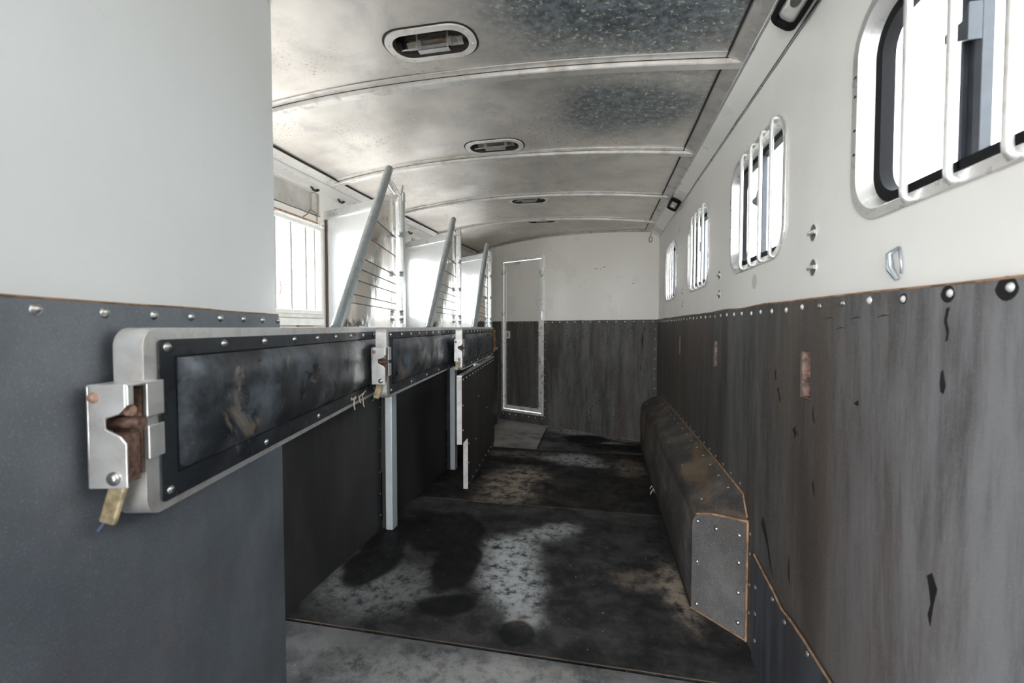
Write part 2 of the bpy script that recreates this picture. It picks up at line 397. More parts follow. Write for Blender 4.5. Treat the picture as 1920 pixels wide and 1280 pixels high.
# ---------------------------------------------------------------- floor and mats
fl = MB().plate([(XL, YB), (XR, YB), (XR, yfront(XR)), (XL, yfront(XL))], (), -0.06, -0.016, lambda u, v, w: (u, v, w)).obj('floor', simple('floor_gap_black', (0.004, 0.0035, 0.003), 0.9, **{'Specular IOR Level': 0.05}))
tag(fl, kind='structure')
G_ = 0.0065
MATS = [
 ('grey rubber floor mat closest to the camera, front edge out of frame', (XL+.45, YB, XR, 1.455),
   make_mat_material('mat_grey', (0.050, 0.052, 0.057), (0.165, 0.165, 0.17), lights=[((-0.35, 1.28), (0.55, 0.14), 0, 0.45)], browns=[((-0.1, 1.3), (0.5, 0.12), 0, 0.4)], cover=0.8)),
 ('black rubber floor mat with pale chalky splash and dark wet puddle stains', (XL+.45, 1.455, XR, 2.706),
   make_mat_material('mat_splash', (0.016, 0.016, 0.017), (0.062, 0.061, 0.062),
     lights=[((-0.45, 2.16), (0.13, 0.13), 0, 0.85), ((-0.40, 1.92), (0.13, 0.20), 0.3, 0.9), ((-0.31, 1.72), (0.08, 0.14), 0.3, 0.6), ((-0.27, 2.38), (0.17, 0.08), 0.6, 0.65), ((-0.95, 1.72), (0.25, 0.17), 0, 0.32)],
     browns=[((0.31, 1.95), (0.06, 0.22), 0.1, 0.8), ((0.18, 2.0), (0.14, 0.08), 0, 0.35), ((-0.29, 1.66), (0.06, 0.07), 0, 0.5)],
     darks=[((-0.86, 2.28), (0.24, 0.25), 0.0, 0.96), ((-1.08, 2.02), (0.12, 0.34), 0.1, 0.96), ((-0.68, 1.97), (0.11, 0.24), 0.1, 0.95), ((-0.61, 1.66), (0.13, 0.075), 0.35, 0.93), ((-0.30, 1.555), (0.065, 0.07), 0, 0.85)], cover=0.55)),
 ('black rubber floor mat beside the hanging drop panel, paler at its left', (XL+.45, 2.706, XR, 4.0),
   make_mat_material('mat_left_pale', (0.012, 0.011, 0.011), (0.050, 0.046, 0.043),
     lights=[((-0.25, 3.75), (0.22, 0.15), 0, 0.7), ((-0.05, 3.62), (0.1, 0.07), 0, 0.5)],
     browns=[((-0.62, 3.05), (0.21, 0.36), 0, 0.75), ((-0.55, 3.25), (0.15, 0.2), 0, 0.4), ((-0.7, 3.8), (0.3, 0.1), 0, 0.35), ((0.22, 3.6), (0.12, 0.2), 0, 0.5)],  # pale brown patches, the largest beside the drop panel
     darks=[((-0.42, 3.05), (0.08, 0.15), 0.2, 0.7), ((-0.62, 3.60), (0.3, 0.07), 0, 0.6)], cover=0.4)),
 ('pale dusty floor mat at the foot of the narrow door', None,
   make_mat_material('mat_pale', (0.13, 0.12, 0.115), (0.38, 0.365, 0.35), lights=[((-0.85, 4.9), (0.35, 0.2), -0.4, 0.9), ((-0.75, 4.25), (0.2, 0.1), 0, 0.5)], browns=[((-1.05, 4.75), (0.3, 0.3), 0, 0.85), ((-0.8, 4.95), (0.3, 0.2), 0, 0.7)], cover=0.8, rough=0.45)),
 ('black stained floor mat in the far corner right of the door mat', None,
   make_mat_material('mat_stained', (0.020, 0.020, 0.021), (0.11, 0.108, 0.106), lights=[((-0.35, 4.75), (0.3, 0.12), -0.3, 0.8), ((0.0, 4.36), (0.22, 0.06), -0.2, 0.7), ((0.2, 4.5), (0.2, 0.06), -0.4, 0.6)], darks=[((-0.15, 4.46), (0.24, 0.16), -0.2, 0.95), ((0.15, 4.2), (0.35, 0.12), -0.1, 0.9)], cover=0.6)),
]
for i, (lab, rc, m) in enumerate(MATS):
    if rc:
        x0, y0, x1, y1 = rc; x1 -= 0.004
        out = [(x0, y0+G_), (x1, y0+G_), (x1, y1-G_), (x0, y1-G_)]
    elif i == 3: out = [(XL+.45, 4.0+G_), (-0.588-G_, 4.0+G_), (-0.605-G_, yfront(-0.6)-0.02), (XL+.45, yfront(XL+.45)-0.02)]
    else: out = [(-0.588+G_, 4.0+G_), (XR-0.004, 4.0+G_), (XR-0.004, yfront(XR)-0.02), (-0.605+G_, yfront(-0.6)-0.02)]
    o = MB().plate(out, (), -0.0155, 0.0, lambda u, v, w: (u, v, w)).obj('floor_mat', m)
    tag(o, lab, 'floor mat', 'rubber mats laid across the trailer floor')

ARR = simple('worn_brown_arris', (0.11, 0.075, 0.05), 0.9)
for y_, x0_ in ((1.455, -1.15), (2.706, -1.15), (4.0, -1.05)):
    pts = [(x0_ + (XR - .03 - x0_) * k / 30, y_ + G_ + .0015, -.0005 + .0012 * noise.noise(Vector((k * .7, y_, 0)))) for k in range(31)]
    b_ = MB().tube(pts, .0018, 5).obj('joint_edge', ARR, fl)
# ---------------------------------------------------------------- right wall with four barred windows
def fr_(u, v, w): return (XR + w, u, v)       # u = y, v = z, w outwards
WC = [0.795, 1.715, 2.672, 3.685]
WH = (1.33, 1.767); WW = 0.285
wins = [rrect(c - WW + 0.012, WH[0] + 0.012, c + WW - 0.012, WH[1] - 0.012, 0.088, 8) for c in WC]
STR = [1.256, 2.176, 3.148]                   # strike pockets in the rubber
pockets = [[(y - 0.029, 0.937), (y + 0.029, 0.937), (y + 0.029, 1.058), (y - 0.029, 1.058)] for y in STR]
ztr = lambda y: zcove(y)
out = [(YB, -0.06), (yfront(XR), -0.06), (yfront(XR), ztr(yfront(XR))), (YB, ztr(YB))]
wr_ = MB().plate(out, wins + pockets, 0, 0.03, fr_).obj('wall_right', WHITE)
tag(wr_, kind='structure')
# tie slots: pairs of small recessed ovals with a bar
# rubber lining
def wavy(u0, u1, z, n, amp):
    return [(u0 + (u1 - u0) * i / n, z + amp * (noise.noise(Vector((i * 0.37, z, 3.1))) )) for i in range(n + 1)]
top = wavy(YB, yfront(XR) - 0.004, 1.192, 60, 0.006)
top = [(u, v - 0.010 * max(0, min(1, (1.4 - u)))) for u, v in top]
out = [(YB, 0.0), (yfront(XR) - 0.004, 0.0)] + top[::-1]
pk2 = [[(y - 0.029 + 0.002*i, 0.936), (y + 0.030, 0.936), (y + 0.029, 1.058), (y - 0.027, 1.060)] for i, y in enumerate(STR)]
rub = MB().plate(out, pk2, -0.012, -0.0005, fr_).obj('rubber_lining', RUB_RIGHT, wr_)
tag(rub, label='brown-grey streaked rubber lining with screws along its top edge')
lip = MB().tube([(XR - 0.0115, u, v) for u, v in top], 0.0022, 6).obj('cut_edge', EDGE, rub)
y = 0.585
for i in range(38):
    screw((XR - 0.012, y + random.uniform(-.006, .006), 1.170 + random.uniform(-.002, .003)), (-1, 0, 0), rub, SMB if random.random() < .6 else SM)
    y += 0.1005
# tears and gouges in the rubber: shallow dark scars lying on it
SCAR = simple('deep_black_scar', (0.004, 0.004, 0.005), 0.7)
def scar(y0, z0, pts, t=0.0):
    b = MB().plate([(y0 + a, z0 + c) for a, c in pts], (), -0.0130, -0.0121, fr_)
    return b.obj('gouge', SCAR, rub)
scar(0.787, 1.150, [(-.006, 0), (0, -.002), (.004, -.02), (-.002, -.04), (.0, -.052), (-.004, -.05), (-.006, -.036), (-.001, -.02)])
scar(0.790, 1.055, [(0, 0), (.004, -.004), (.006, -.022), (.004, -.034), (-.002, -.036), (-.006, -.024), (-.002, -.008)])
scar(0.80, 0.735, [(0, 0), (.01, -.01), (.004, -.03), (.0, -.05), (.006, -.07), (0, -.085), (-.005, -.05), (-.012, -.02)])
scar(1.45, 0.995, [(0, 0), (.007, -.008), (.004, -.03), (-.003, -.034), (.002, -.018)])
scar(1.43, 0.945, [(0, 0), (.01, -.012), (-.004, -.02), (-.012, -.045), (-.016, -.03), (-.006, -.02)])
scar(1.31, 0.855, [(0, 0), (.01, -.012), (.02, -.014), (.006, -.02), (0, -.035), (-.006, -.018), (-.02, -.02), (-.004, -.012)])
scar(1.21, 0.925, [(0, 0), (.003, -.02), (-.004, -.035), (-.012, -.04), (-.002, -.02)])
scar(1.20, 0.745, [(0, 0), (.006, -.012), (-.002, -.03), (-.01, -.036), (-.003, -.014)])
scar(1.02, 0.96, [(0, 0), (.01, .003), (-.004, .012), (-.006, .002)])
scar(1.50, 0.50, [(.04, .01), (.05, -.02), (0, -.06), (-.03, -.11), (-.06, -.14), (-.03, -.085), (.0, -.03), (.02, .0)])
scar(1.33, 0.49, [(0, 0), (.006, -.03), (.003, -.06), (-.006, -.08), (-.003, -.04)])
for yy, zz, rr in ((0.686, 1.1695, .016), (0.7855, 1.1695, .013), (0.886, 1.169, .009)):
    scar(yy, zz, [(rr*math.cos(2*PI*k/16)*(1+.15*noise.noise(Vector((k, rr*99, 0)))), rr*math.sin(2*PI*k/16)) for k in range(16)])
for yy, zz in ((0.94, 1.141), (1.03, 1.139), (1.14, 1.141), (1.09, 1.118)):
    scar(yy, zz, [(-.02, 0), (0, .002), (.022, -.003), (.0, -.0005)])
# curved loose flap seam low on the wall behind the wheel well
flap = [(1.60, 0.0), (1.59, 0.36), (1.50, 0.345), (1.42, 0.337), (1.36, 0.322), (1.30, 0.330), (1.21, 0.333), (1.08, 0.330), (0.8, 0.328), (0.8, 0.0)]
fo = MB().plate(flap, (), -0.020, -0.0125, fr_).obj('lower_flap', m_rubber('blue_black_flap_rubber', (0.030, 0.033, 0.040), (0.085, 0.092, 0.105), (0.07, 0.05, 0.04), 0.3, (14, 14, 0.8), 0.5, 0.5, 0.3), rub)
tag(fo, label='blue-black rubber flap with a curved brown cut edge behind the wheel well')
MB().tube([(XR - 0.0195, u, v) for u, v in flap[1:9]], 0.0035, 6).obj('cut_edge', EDGE, fo)
for yy, zz in ((1.422, .311), (1.333, .300), (1.194, .313), (1.57, .26), (1.57, .17), (1.57, .08)): screw((XR - 0.020, yy, zz), (-1, 0, 0), fo)

def window(idx, c, cx=XR, sgn=1):
    root = empty('window_%d' % idx, (cx, c, (WH[0] + WH[1]) / 2)); tag(root, kind='structure')
    hw, hh = WW, (WH[1] - WH[0]) / 2
    f = lambda u, v, w: (sgn * w, u, v)
    # flange ring on the wall, sloping inner reveal
    b = MB().plate(rrect(-hw, -hh, hw, hh, 0.098, 10), [rrect(-hw+.020, -hh+.020, hw-.020, hh-.020, 0.080, 10)], -0.006, 0.0, f)
    fr = b.obj('window_frame', WINFR, root, 0.002)
    a = rrect(-hw+.020, -hh+.020, hw-.020, hh-.020, 0.080, 10); bb = rrect(-hw+.034, -hh+.034, hw-.034, hh-.034, 0.070, 10); n = len(a)
    b = MB().add([f(u, v, -0.006) for u, v in a] + [f(u, v, 0.034) for u, v in bb], [(i, (i+1) % n, n+(i+1) % n, n+i) for i in range(n)], True)
    b.obj('reveal', WINFR, root)
    MB().plate(rrect(-hw+.026, -hh+.026, hw-.026, hh-.026, 0.075, 10), [rrect(-hw+.050, -hh+.050, hw-.050, hh-.050, 0.058, 10)], 0.022, 0.046, f).obj('gasket', GASKET, root)
    MB().plate(rrect(-hw+.044, -hh+.044, hw-.044, hh-.044, 0.060, 10), (), 0.040, 0.042, f).obj('glass_pane', GLASS, root)
    # sliding sash channel with thumb latch
    m = MB().box((0.024, -0.004, -hh+.036), (0.040, 0.010, hh-.036)); m.box((0.030, 0.010, -hh+.036), (0.044, 0.034, hh-.036)); m.box((0.022, 0.028, -hh+.036), (0.030, 0.034, hh-.036))
    if sgn < 0: m.v = [(-x, y, z) for x, y, z in m.v]
    mu = m.obj('sash_channel', CHARC, root, 0.001)
    MB().plate([(-0.004, -0.004), (0.03, 0.012), (0.044, 0.018), (0.044, 0.032), (0.006, 0.032), (-0.004, 0.052)], (), 0.006, 0.024, f).obj('latch', CHARC, mu, 0.001)
    # four bent round bars
    for k in range(4):
        yb = (0.092, -0.008, -0.108, -0.206)[k]
        pts = []
        for zz, off in ((.010, -0.005), (.011, -0.012), (.017, -0.018), (.027, -0.019), (.040, -0.010), (.052, -0.004)): pts.append((sgn * off, yb, -hh + zz))
        pts = [(sgn * -.006, yb, -hh + .008), (sgn * -.013, yb, -hh + .009), (sgn * -.016, yb, -hh + .014), (sgn * -.017, yb, -hh + .026), (sgn * -.017, yb, -hh + .04)]
        pts = pts + [(x, y, -z) for x, y, z in pts[::-1]]
        bar = MB().tube(pts, 0.0062, 10).obj('window_bar', ALU_W, root)
        for zz in (-hh+.009, hh-.009): screw((-0.006*sgn, yb + 0.011, zz), (-sgn, 0, 0), bar, SMR, 'bolt', 0.6)
    for zz in (-0.07, -0.02, 0.05, 0.09):   # drain slots on the far stile
        MB().box((-0.0072, hw - 0.017, zz), (-0.0058, hw - 0.010, zz + 0.004)).obj('drain_slot', VOID, fr)
    return root
for i, c in enumerate(WC): window(i + 1, c)

# strike pockets: a recessed box with a keeper pin
for i, yy in enumerate(STR):
    lab = ['rusty recessed latch strike nearest the camera in the right wall rubber', 'middle recessed latch strike in the right wall rubber', 'farthest recessed latch strike in the right wall rubber'][i]
    t = empty('latch_strike', (XR, yy, 0.997)); tag(t, lab, 'latch strike', 'latch strikes in the right wall')
    b = MB()
    b.box((0.022, -0.0288, -0.0598), (0.026, 0.0288, 0.0608)); b.box((-0.009, -0.0288, -0.0598), (0.026, -0.0262, 0.0608)); b.box((-0.009, 0.0262, -0.0598), (0.026, 0.0288, 0.0608))
    b.box((-0.009, -0.0262, 0.058), (0.026, 0.0262, 0.0608)); b.box((-0.009, -0.0262, -0.0598), (0.026, 0.0262, -0.057))
    b.obj('pocket', simple('rusty_pale_pocket', (0.26, 0.17, 0.14), 0.6, 0.2, 0.6, 60), t)
    p = MB().tube([(0.000, -0.0260, 0.004), (0.000, 0.0260, 0.004)], 0.0068, 10).obj('keeper_pin', RUSTP, t)
    MB().tube([(0.000, -0.025, 0.004), (0.000, -0.020, 0.004)], 0.012, 12).obj('collar', RUSTP, p)
# tie slots
TS = [(1.257, 1.358), (1.254, 1.270), (2.180, 1.358), (2.176, 1.271), (3.133, 1.358), (3.128, 1.272)]
for i, (yy, zz) in enumerate(TS):
    where = ['between the two nearest windows', 'between the second and third windows', 'between the two farthest windows'][i // 2]
    t = empty('tie_bar', (XR, yy, zz)); tag(t, '%s small oval tie slot with cross bar, %s' % (['upper', 'lower'][i % 2], where), 'tie slot', 'recessed tie slots in the right wall')
    oval = [(0.019*math.cos(a), 0.023*math.sin(a)) for a in [2*PI*k/24 for k in range(24)]]
    ins = [(u*.86, v*.88) for u, v in oval]
    f = lambda u, v, w: (w, u, v)
    MB().plate(oval, [ins], -0.0018, -0.0002, f).obj('rim', ALU_W, t)
    MB().plate([(u*.9, v*.9) for u, v in oval], (), -0.0011, -0.0003, f).obj('recess', simple('painted_cup_shade', (0.16, 0.14, 0.125), 0.6, 0.3), t)  # flat disc, the cup's shade put into its dark colour
    MB().tube([(-0.004, -0.017, 0), (-0.007, -0.010, 0), (-0.008, 0, 0), (-0.007, 0.010, 0), (-0.004, 0.017, 0)], 0.0055, 10).obj('bar', ALU_W, t)
# a hanging loop below the nearest window and a round patch
t = MB().tube([(XR-.004, .915, 1.262), (XR-.012, .930, 1.252), (XR-.012, .925, 1.225), (XR-.008, .912, 1.205)], 0.005, 8, radii=[0.003, 0.005, 0.006, 0.004])
t.tube([(XR-.004, .915, 1.262), (XR-.010, .903, 1.250), (XR-.010, .898, 1.228), (XR-.006, .905, 1.215)], 0.002, 8)
tag(t.obj('bent_hook', simple('grey_coated_hook', (0.42, 0.46, 0.50), 0.25, 0.7)), 'small bent grey hook on the white wall below the nearest window', 'hook')
o = MB().plate([(1.697 + .026*math.cos(2*PI*k/32), 1.279 + .026*math.sin(2*PI*k/32)) for k in range(32)], (), -0.0012, -0.0002, fr_).obj('plug_cap', simple('grey_plug', (0.60, 0.585, 0.555), 0.4), bevel=0.0005)
tag(o, 'round grey cap set in the wall below the second window', 'cap')
o = MB().plate([(3.30 + .020*math.cos(2*PI*k/24), 1.80 + .024*math.sin(2*PI*k/24)) for k in range(24)], (), -0.0012, -0.0002, fr_).obj('plug_cap', simple('white_plug', (0.70, 0.69, 0.66), 0.4))
tag(o, 'small round pale cap high on the wall beyond the cove lamp', 'cap')

# ---------------------------------------------------------------- cove and trims
def strip(name, prof, mat, y0, y1, n=24, parent=None, fy1=None):
    """sweep a closed profile [(x, z-fn)] along y"""
    vs = []; k = len(prof)
    for i in range(n + 1):
        for (x, zf) in prof:
            ye = fy1(x) if fy1 else y1
            y = y0 + (ye - y0) * i / n
            vs.append((x, y, zf(y)))
    fs = [(i*k+j, i*k+(j+1) % k, (i+1)*k+(j+1) % k, (i+1)*k+j) for i in range(n) for j in range(k)]
    fs += [tuple(range(k)), tuple(n*k + j for j in reversed(range(k)))]
    return MB().add(vs, fs).obj(name, mat, parent)
yf = lambda x: yfront(x) - 0.001
zc = zcove; ze = lambda y: zend(y) + 0.002
cr = strip('trim_1', [(XR, zc), (XR + .03, zc), (XR + .03, lambda y: zc(y) + .3), (XB - .02, lambda y: zc(y) + .3), (XB, ze)], WHITE_COVE, YB, 0, fy1=yf)
tag(cr, kind='structure')
cl = strip('trim_2', [(XL, zc), (XA, lambda y: ze(y) - ZDL), (XA + .02, lambda y: zc(y) + .3), (XL - .03, lambda y: zc(y) + .3), (XL - .03, zc)], WHITE_COVE, YB, 0, fy1=yf)
tag(cl, kind='structure')
# bead where wall meets cove, right side
t = strip('trim_3', [(XR - .001, lambda y: zc(y) - .006), (XR - .004, lambda y: zc(y) - .004), (XR - .005, lambda y: zc(y) + .003), (XR - .006, lambda y: zc(y) + .007), (XR + .002, lambda y: zc(y) + .004)], ALU, YB, 0, fy1=yf)
tag(t, kind='structure')
MB().tube([(XR - .0045, YB + (yf(XR) - YB) * i / 20, zc(YB + (yf(XR) - YB) * i / 20) + .0005) for i in range(21)], 0.0016, 6).obj('dark_seam', SEAM, t)
# angle trims between cove and ceiling, both sides
for nm, x0, s in (('trim_4', XB, -1), ('trim_5', XA, 1)):
    zend_ = zend; dz_ = ZDL if s > 0 else 0; ze_ = (lambda d: (lambda y: zend_(y) - d))(dz_)
    t = strip(nm, [(x0 - s*.012, lambda y: ze_(y) - .004), (x0 + s*.046, lambda y: ze_(y) + .022), (x0 + s*.046, lambda y: ze_(y) + .027), (x0 - s*.012, lambda y: ze_(y) + .010)], RIB, YB, 0, fy1=yf)
    tag(t, kind='structure')
    strip('dark_seam', [(x0 + s*.047, lambda y: ze_(y) + .019), (x0 + s*.051, lambda y: ze_(y) + .020), (x0 + s*.051, lambda y: ze_(y) + .028), (x0 + s*.047, lambda y: ze_(y) + .028)], SEAM, YB, 0, parent=t, fy1=yf)
    strip('lip', [(x0 - s*.012, lambda y: ze_(y) - .006), (x0 - s*.004, lambda y: ze_(y) - .004), (x0 - s*.004, lambda y: ze_(y) + .002), (x0 - s*.012, lambda y: ze_(y) + .000)], ALU, YB, 0, parent=t, fy1=yf)

# ---------------------------------------------------------------- ceiling sheets, ribs, vents
ZS = 0.024
RIBS = [1.60, 2.392, 3.20, 4.02]
VENTS = [(-0.56, 1.40), (-0.56, 2.27), (-0.56, 3.36), (-0.565, 4.13)]
DENTS = [(-0.31, 2.60, 0.05, 0.03, 0.010), (-0.45, 3.05, 0.12, 0.10, 0.006)]
ceil = empty('ceiling', (0, 0, 0)); tag(ceil, kind='structure')
edges = [YB] + RIBS + [None]
def ceil_sheet(y0, y1fn, holes):
    b = MB().plate([(XA - .005, y0), (XB + .005, y0), (XB + .005, y1fn(XB)), (XA - .005, y1fn(XA))], holes, 0, 0)
    # keep only one side, cut across into strips, lift onto the arch
    me = bpy.data.meshes.new('ceiling_panel')
    n = len(b.v) // 2
    me.from_pydata(b.v[:n], [], [f for f in b.f if max(f) < n and len(f) == 3])
    bm = bmesh.new(); bm.from_mesh(me)
    for i in range(1, 48):
        x = XA + (XB - XA) * i / 48
        bmesh.ops.bisect_plane(bm, geom=bm.verts[:] + bm.edges[:] + bm.faces[:], plane_co=(x, 0, 0), plane_no=(1, 0, 0))
    y = y0 + 0.06
    while y < max(y1fn(XA), y1fn(XB)):
        bmesh.ops.bisect_plane(bm, geom=bm.verts[:] + bm.edges[:] + bm.faces[:], plane_co=(0, y, 0), plane_no=(0, 1, 0)); y += 0.06
    for v in bm.verts:
        x, y = v.co.x, v.co.y
        z = zroof(x, y) + ZS
        for (dx, dy, rx, ry, h) in DENTS:
            d = ((x-dx)/rx)**2 + ((y-dy)/ry)**2
            z -= h * math.exp(-d)
        z += 0.004 * noise.noise(Vector((x * 1.6, y * 1.3, 4.2)))
        v.co.z = z
    bmesh.ops.recalc_face_normals(bm, faces=bm.faces)
    bm.to_mesh(me); bm.free()
    for p in me.polygons: p.use_smooth = True
    me.materials.append(CEIL)
    o = bpy.data.objects.new('ceiling_panel', me); COL.objects.link(o); o.parent = ceil
    sd = o.modifiers.new('thick', 'SOLIDIFY'); sd.thickness = 0.003; sd.offset = 0
    return o
VWX, VWY = 0.152, 0.082
for i in range(len(edges) - 1):
    y0 = edges[i] + (0.001 if i else 0)
    if edges[i+1] is None: fn = lambda x: yfront(x) - 0.002
    else: fn = (lambda e: (lambda x: e - 0.001))(edges[i+1])
    hs = [rrect(vx - VWX + .022, vy - VWY + .022, vx + VWX - .022, vy + VWY - .022, 0.056, 8) for vx, vy in VENTS if edges[i] < vy < (edges[i+1] or 9)]
    ceil_sheet(y0, fn, hs)
# outer roof skin above, so no light leaks
ro = MB()
nx = 16
for i in range(nx):
    xa = XL - .03 + (XR - XL + .06) * i / nx; xb = XL - .03 + (XR - XL + .06) * (i + 1) / nx
    za = zroof(xa, 5) + .16; zb = zroof(xb, 5) + .16
    ro.add([(xa, YB, za), (xb, YB, zb), (xb, YF, zb), (xa, YF, za), (xa, YB, za+.01), (xb, YB, zb+.01), (xb, YF, zb+.01), (xa, YF, za+.01)], [(0,3,2,1), (4,5,6,7), (0,1,5,4), (2,3,7,6)])
o = ro.obj('roof_skin', WHITE_FRAME, ceil)
def rib(y0, fyx=None, deep=0.030, w=0.040, n=44, dark_seam=True):
    fyx = fyx or (lambda x: y0)
    root = empty('ceiling_rib', (0, 0, 0)); root.parent = ceil
    def sweep(name, prof, mat):   # prof: (dy, dz) about the rib line
        k = len(prof); vs = []
        for i in range(n + 1):
            x = XA - .006 + (XB - XA + .012) * i / n
            for dy, dz in prof:
                y = fyx(x) + dy
                vs.append((x, y, zroof(x, y) + dz))
        fs = [(i*k+j, i*k+(j+1) % k, (i+1)*k+(j+1) % k, (i+1)*k+j) for i in range(n) for j in range(k)]
        fs += [tuple(range(k)), tuple(n*k+j for j in reversed(range(k)))]
        return MB().add(vs, fs).obj(name, mat, root)
    sweep('rib_channel', [(0, 0), (w, 0), (w, ZS), (0, ZS)], RIB).modifiers.new('b', 'BEVEL').width = 0.003
    if dark_seam:
        sweep('dark_seam', [(-.004, ZS-.0085), (0.001, ZS-.0085), (0.001, ZS), (-.004, ZS)], SEAM)  # black strip painting the shadow in the gap above the rib
        sweep('flange', [(-.030, ZS-.0060), (-.003, ZS-.0080), (-.003, ZS-.002), (-.030, ZS-.002)], RIB)
    return root
for r in RIBS: rib(r - 0.006)
fw = rib(0, lambda x: yfront(x) - 0.030, w=0.028)

RIB2 = m_metal('vent_flange_metal', (0.86, 0.83, 0.79), 0.4, (0.5, 0.4, 0.32), 0.5, 25, 0.5)
SCREEN = simple('vent_screen', (0.40, 0.35, 0.29), 0.4, 0.6)
DAMPER = m_metal('vent_damper', (0.62, 0.57, 0.51), 0.28, (0.3, 0.22, 0.15), 0.6, 20, 0.9)
THROAT = simple('dark_throat', (0.045, 0.038, 0.032), 0.5, 0.3, 0.4, 20)  # dark brown tone for the whole vent throat
def ceiling_vent(vx, vy, label):
    z0 = zroof(vx, vy) + ZS
    slope = -2 * crown(vy) * (vx - (XA+XB)/2) / ((XB-XA)/2)**2
    t = empty('ceiling_vent', (vx, vy, z0)); t.rotation_euler = (0, -math.atan(slope), 0)
    tag(t, label, 'vent', 'oval roof vents down the middle of the ceiling')
    fr = MB().plate(rrect(-VWX, -VWY, VWX, VWY, 0.076, 12), [rrect(-VWX+.024, -VWY+.024, VWX-.024, VWY-.024, 0.056, 12)], -0.0085, -0.0035).obj('flange', RIB2, t, 0.0015)
    MB().plate(rrect(-VWX-.006, -VWY-.007, VWX+.007, VWY+.006, 0.079, 12), [rrect(-VWX+.02, -VWY+.02, VWX-.02, VWY-.02, 0.060, 12)], -0.0040, 0.006).obj('gasket', SEAM, t)  # gasket widened past the flange to draw its shadow as black outline
    o1 = rrect(-VWX+.024, -VWY+.024, VWX-.024, VWY-.024, 0.056, 12); o2 = rrect(-VWX+.030, -VWY+.030, VWX-.030, VWY-.030, 0.050, 12); n = len(o1)
    MB().add([(u, v, -.0085) for u, v in o1] + [(u, v, 0.055) for u, v in o2], [(i, (i+1) % n, n+(i+1) % n, n+i) for i in range(n)], True).obj('throat', THROAT, t)
    MB().box((-VWX+.01, -VWY+.01, .056), (VWX-.01, VWY-.01, .060)).obj('cap', VOID, t)
    # mesh screen high on the far side, curved damper under it, pull plate at the lip
    so = MB()
    for k in range(30): x = -.108 + .0073*k; so.box((x, .040, .040), (x+.0026, .0425, .062))
    for k in range(5): so.box((-.108, .0385, .041 + .005*k), (.110, .0405, .0432 + .005*k))
    so = so.obj('mesh_screen', SCREEN, t); so['kind'] = 'stuff'
    b = MB(); pr_ = [(.036, .040), (.030, .034), (.030, .028), (.036, .024), (.044, .018), (.050, .012)]
    for (ya, za), (yb, zb) in zip(pr_, pr_[1:]): b.add([(-.100, ya, za), (.098, ya, za), (.098, yb, zb), (-.100, yb, zb)], [(0, 1, 2, 3)], True)
    b.obj('damper', DAMPER, t)
    for x in (-.060, .048): MB().box((x, .018, -.002), (x+.003, .026, .060)).box((x, .026, .000), (x+.014, .0275, .030)).obj('strap', ALU_W, t)
    MB().box((-.058, .028, -.003), (.050, .031, .010)).box((-.058, .028, -.003), (.050, .052, -.001)).obj('pull_plate', ALU_W, t)
    MB().box((-.058, .0275, .010), (.050, .031, .014)).obj('rusted_edge', RUST, t)
    for x in (-.124, .104): MB().tube([(x, .030, .026), (x + .014, .030, .026)], .024, 14).obj('end_cap', BLACKP, t)
    MB().tube([(-.116, .030, .004), (-.064, .028, .004)], .003, 8).obj('pull_pin', ALU_W, t)
    for k in range(4):
        x = -.09 + .06*k
        screw((x, VWY-.011, -.0086), (0, 0, -1), fr, SMV); screw((x, -VWY+.011, -.0086), (0, 0, -1), fr, SMV)
    for x, y in ((-VWX+.013, -.02), (-VWX+.02, .045), (VWX-.013, .02), (VWX-.02, -.04)): screw((x, y, -.0086), (0, 0, -1), fr, SMV)
    return t
ceiling_vent(*VENTS[0], 'open oval roof vent closest to the camera')
ceiling_vent(*VENTS[1], 'oval roof vent just before the second ceiling rib')
ceiling_vent(*VENTS[2], 'oval roof vent between the third and fourth ribs')
ceiling_vent(*VENTS[3], 'oval roof vent farthest away, past the fourth rib')

# ---------------------------------------------------------------- cove lamps
def cove_lamp(yc, label, w, h):
    ang = math.atan2(zend(yc) - zcove(yc), XB - XR)      # direction up the cove
    cz = (zend(yc) + zcove(yc)) / 2; cx = (XR + XB) / 2
    t = empty('cove_lamp', (cx, yc, cz)); tag(t, label, 'lamp', 'interior lamps on the right cove')
    e1 = Vector((0, 1, 0)); e2 = Vector((math.cos(ang), 0, math.sin(ang))); nn = e2.cross(e1); 
    if nn.z > 0: nn = -nn
    f = lambda u, v, ww: tuple(e1*u + e2*v + nn*ww)
    MB().plate(rrect(-w, -h, w, h, h*.75, 10), [rrect(-w+.013, -h+.012, w-.013, h-.012, h*.52, 10)], 0.001, 0.024, f).obj('bezel', GASKET, t, 0.003)
    # domed lens
    o1 = rrect(-w+.012, -h+.011, w-.012, h-.011, h*.53, 10); n = len(o1); vs = []; fs = []
    for j, (sc, hh) in enumerate(((1, .010), (.9, .015), (.7, .019), (.4, .021), (.05, .0215))):
        vs += [f(u*sc, v*sc, hh) for u, v in o1]
    for j in range(4): fs += [(j*n+i, j*n+(i+1) % n, (j+1)*n+(i+1) % n, (j+1)*n+i) for i in range(n)]
    MB().add(vs, fs, True).obj('lens', LENS, t)
    MB().plate([(w*.25*math.cos(2*PI*k/20), h*.35*math.sin(2*PI*k/20)) for k in range(20)], (), .0212, .0225, f).obj('bulb_cover', REFL, t)
    return t
cove_lamp(1.25, 'black rimmed oval lamp on the cove, cut off by the top of the photo', 0.105, 0.036)
cove_lamp(3.25, 'small black rimmed square lamp on the cove near the far windows', 0.105, 0.036)

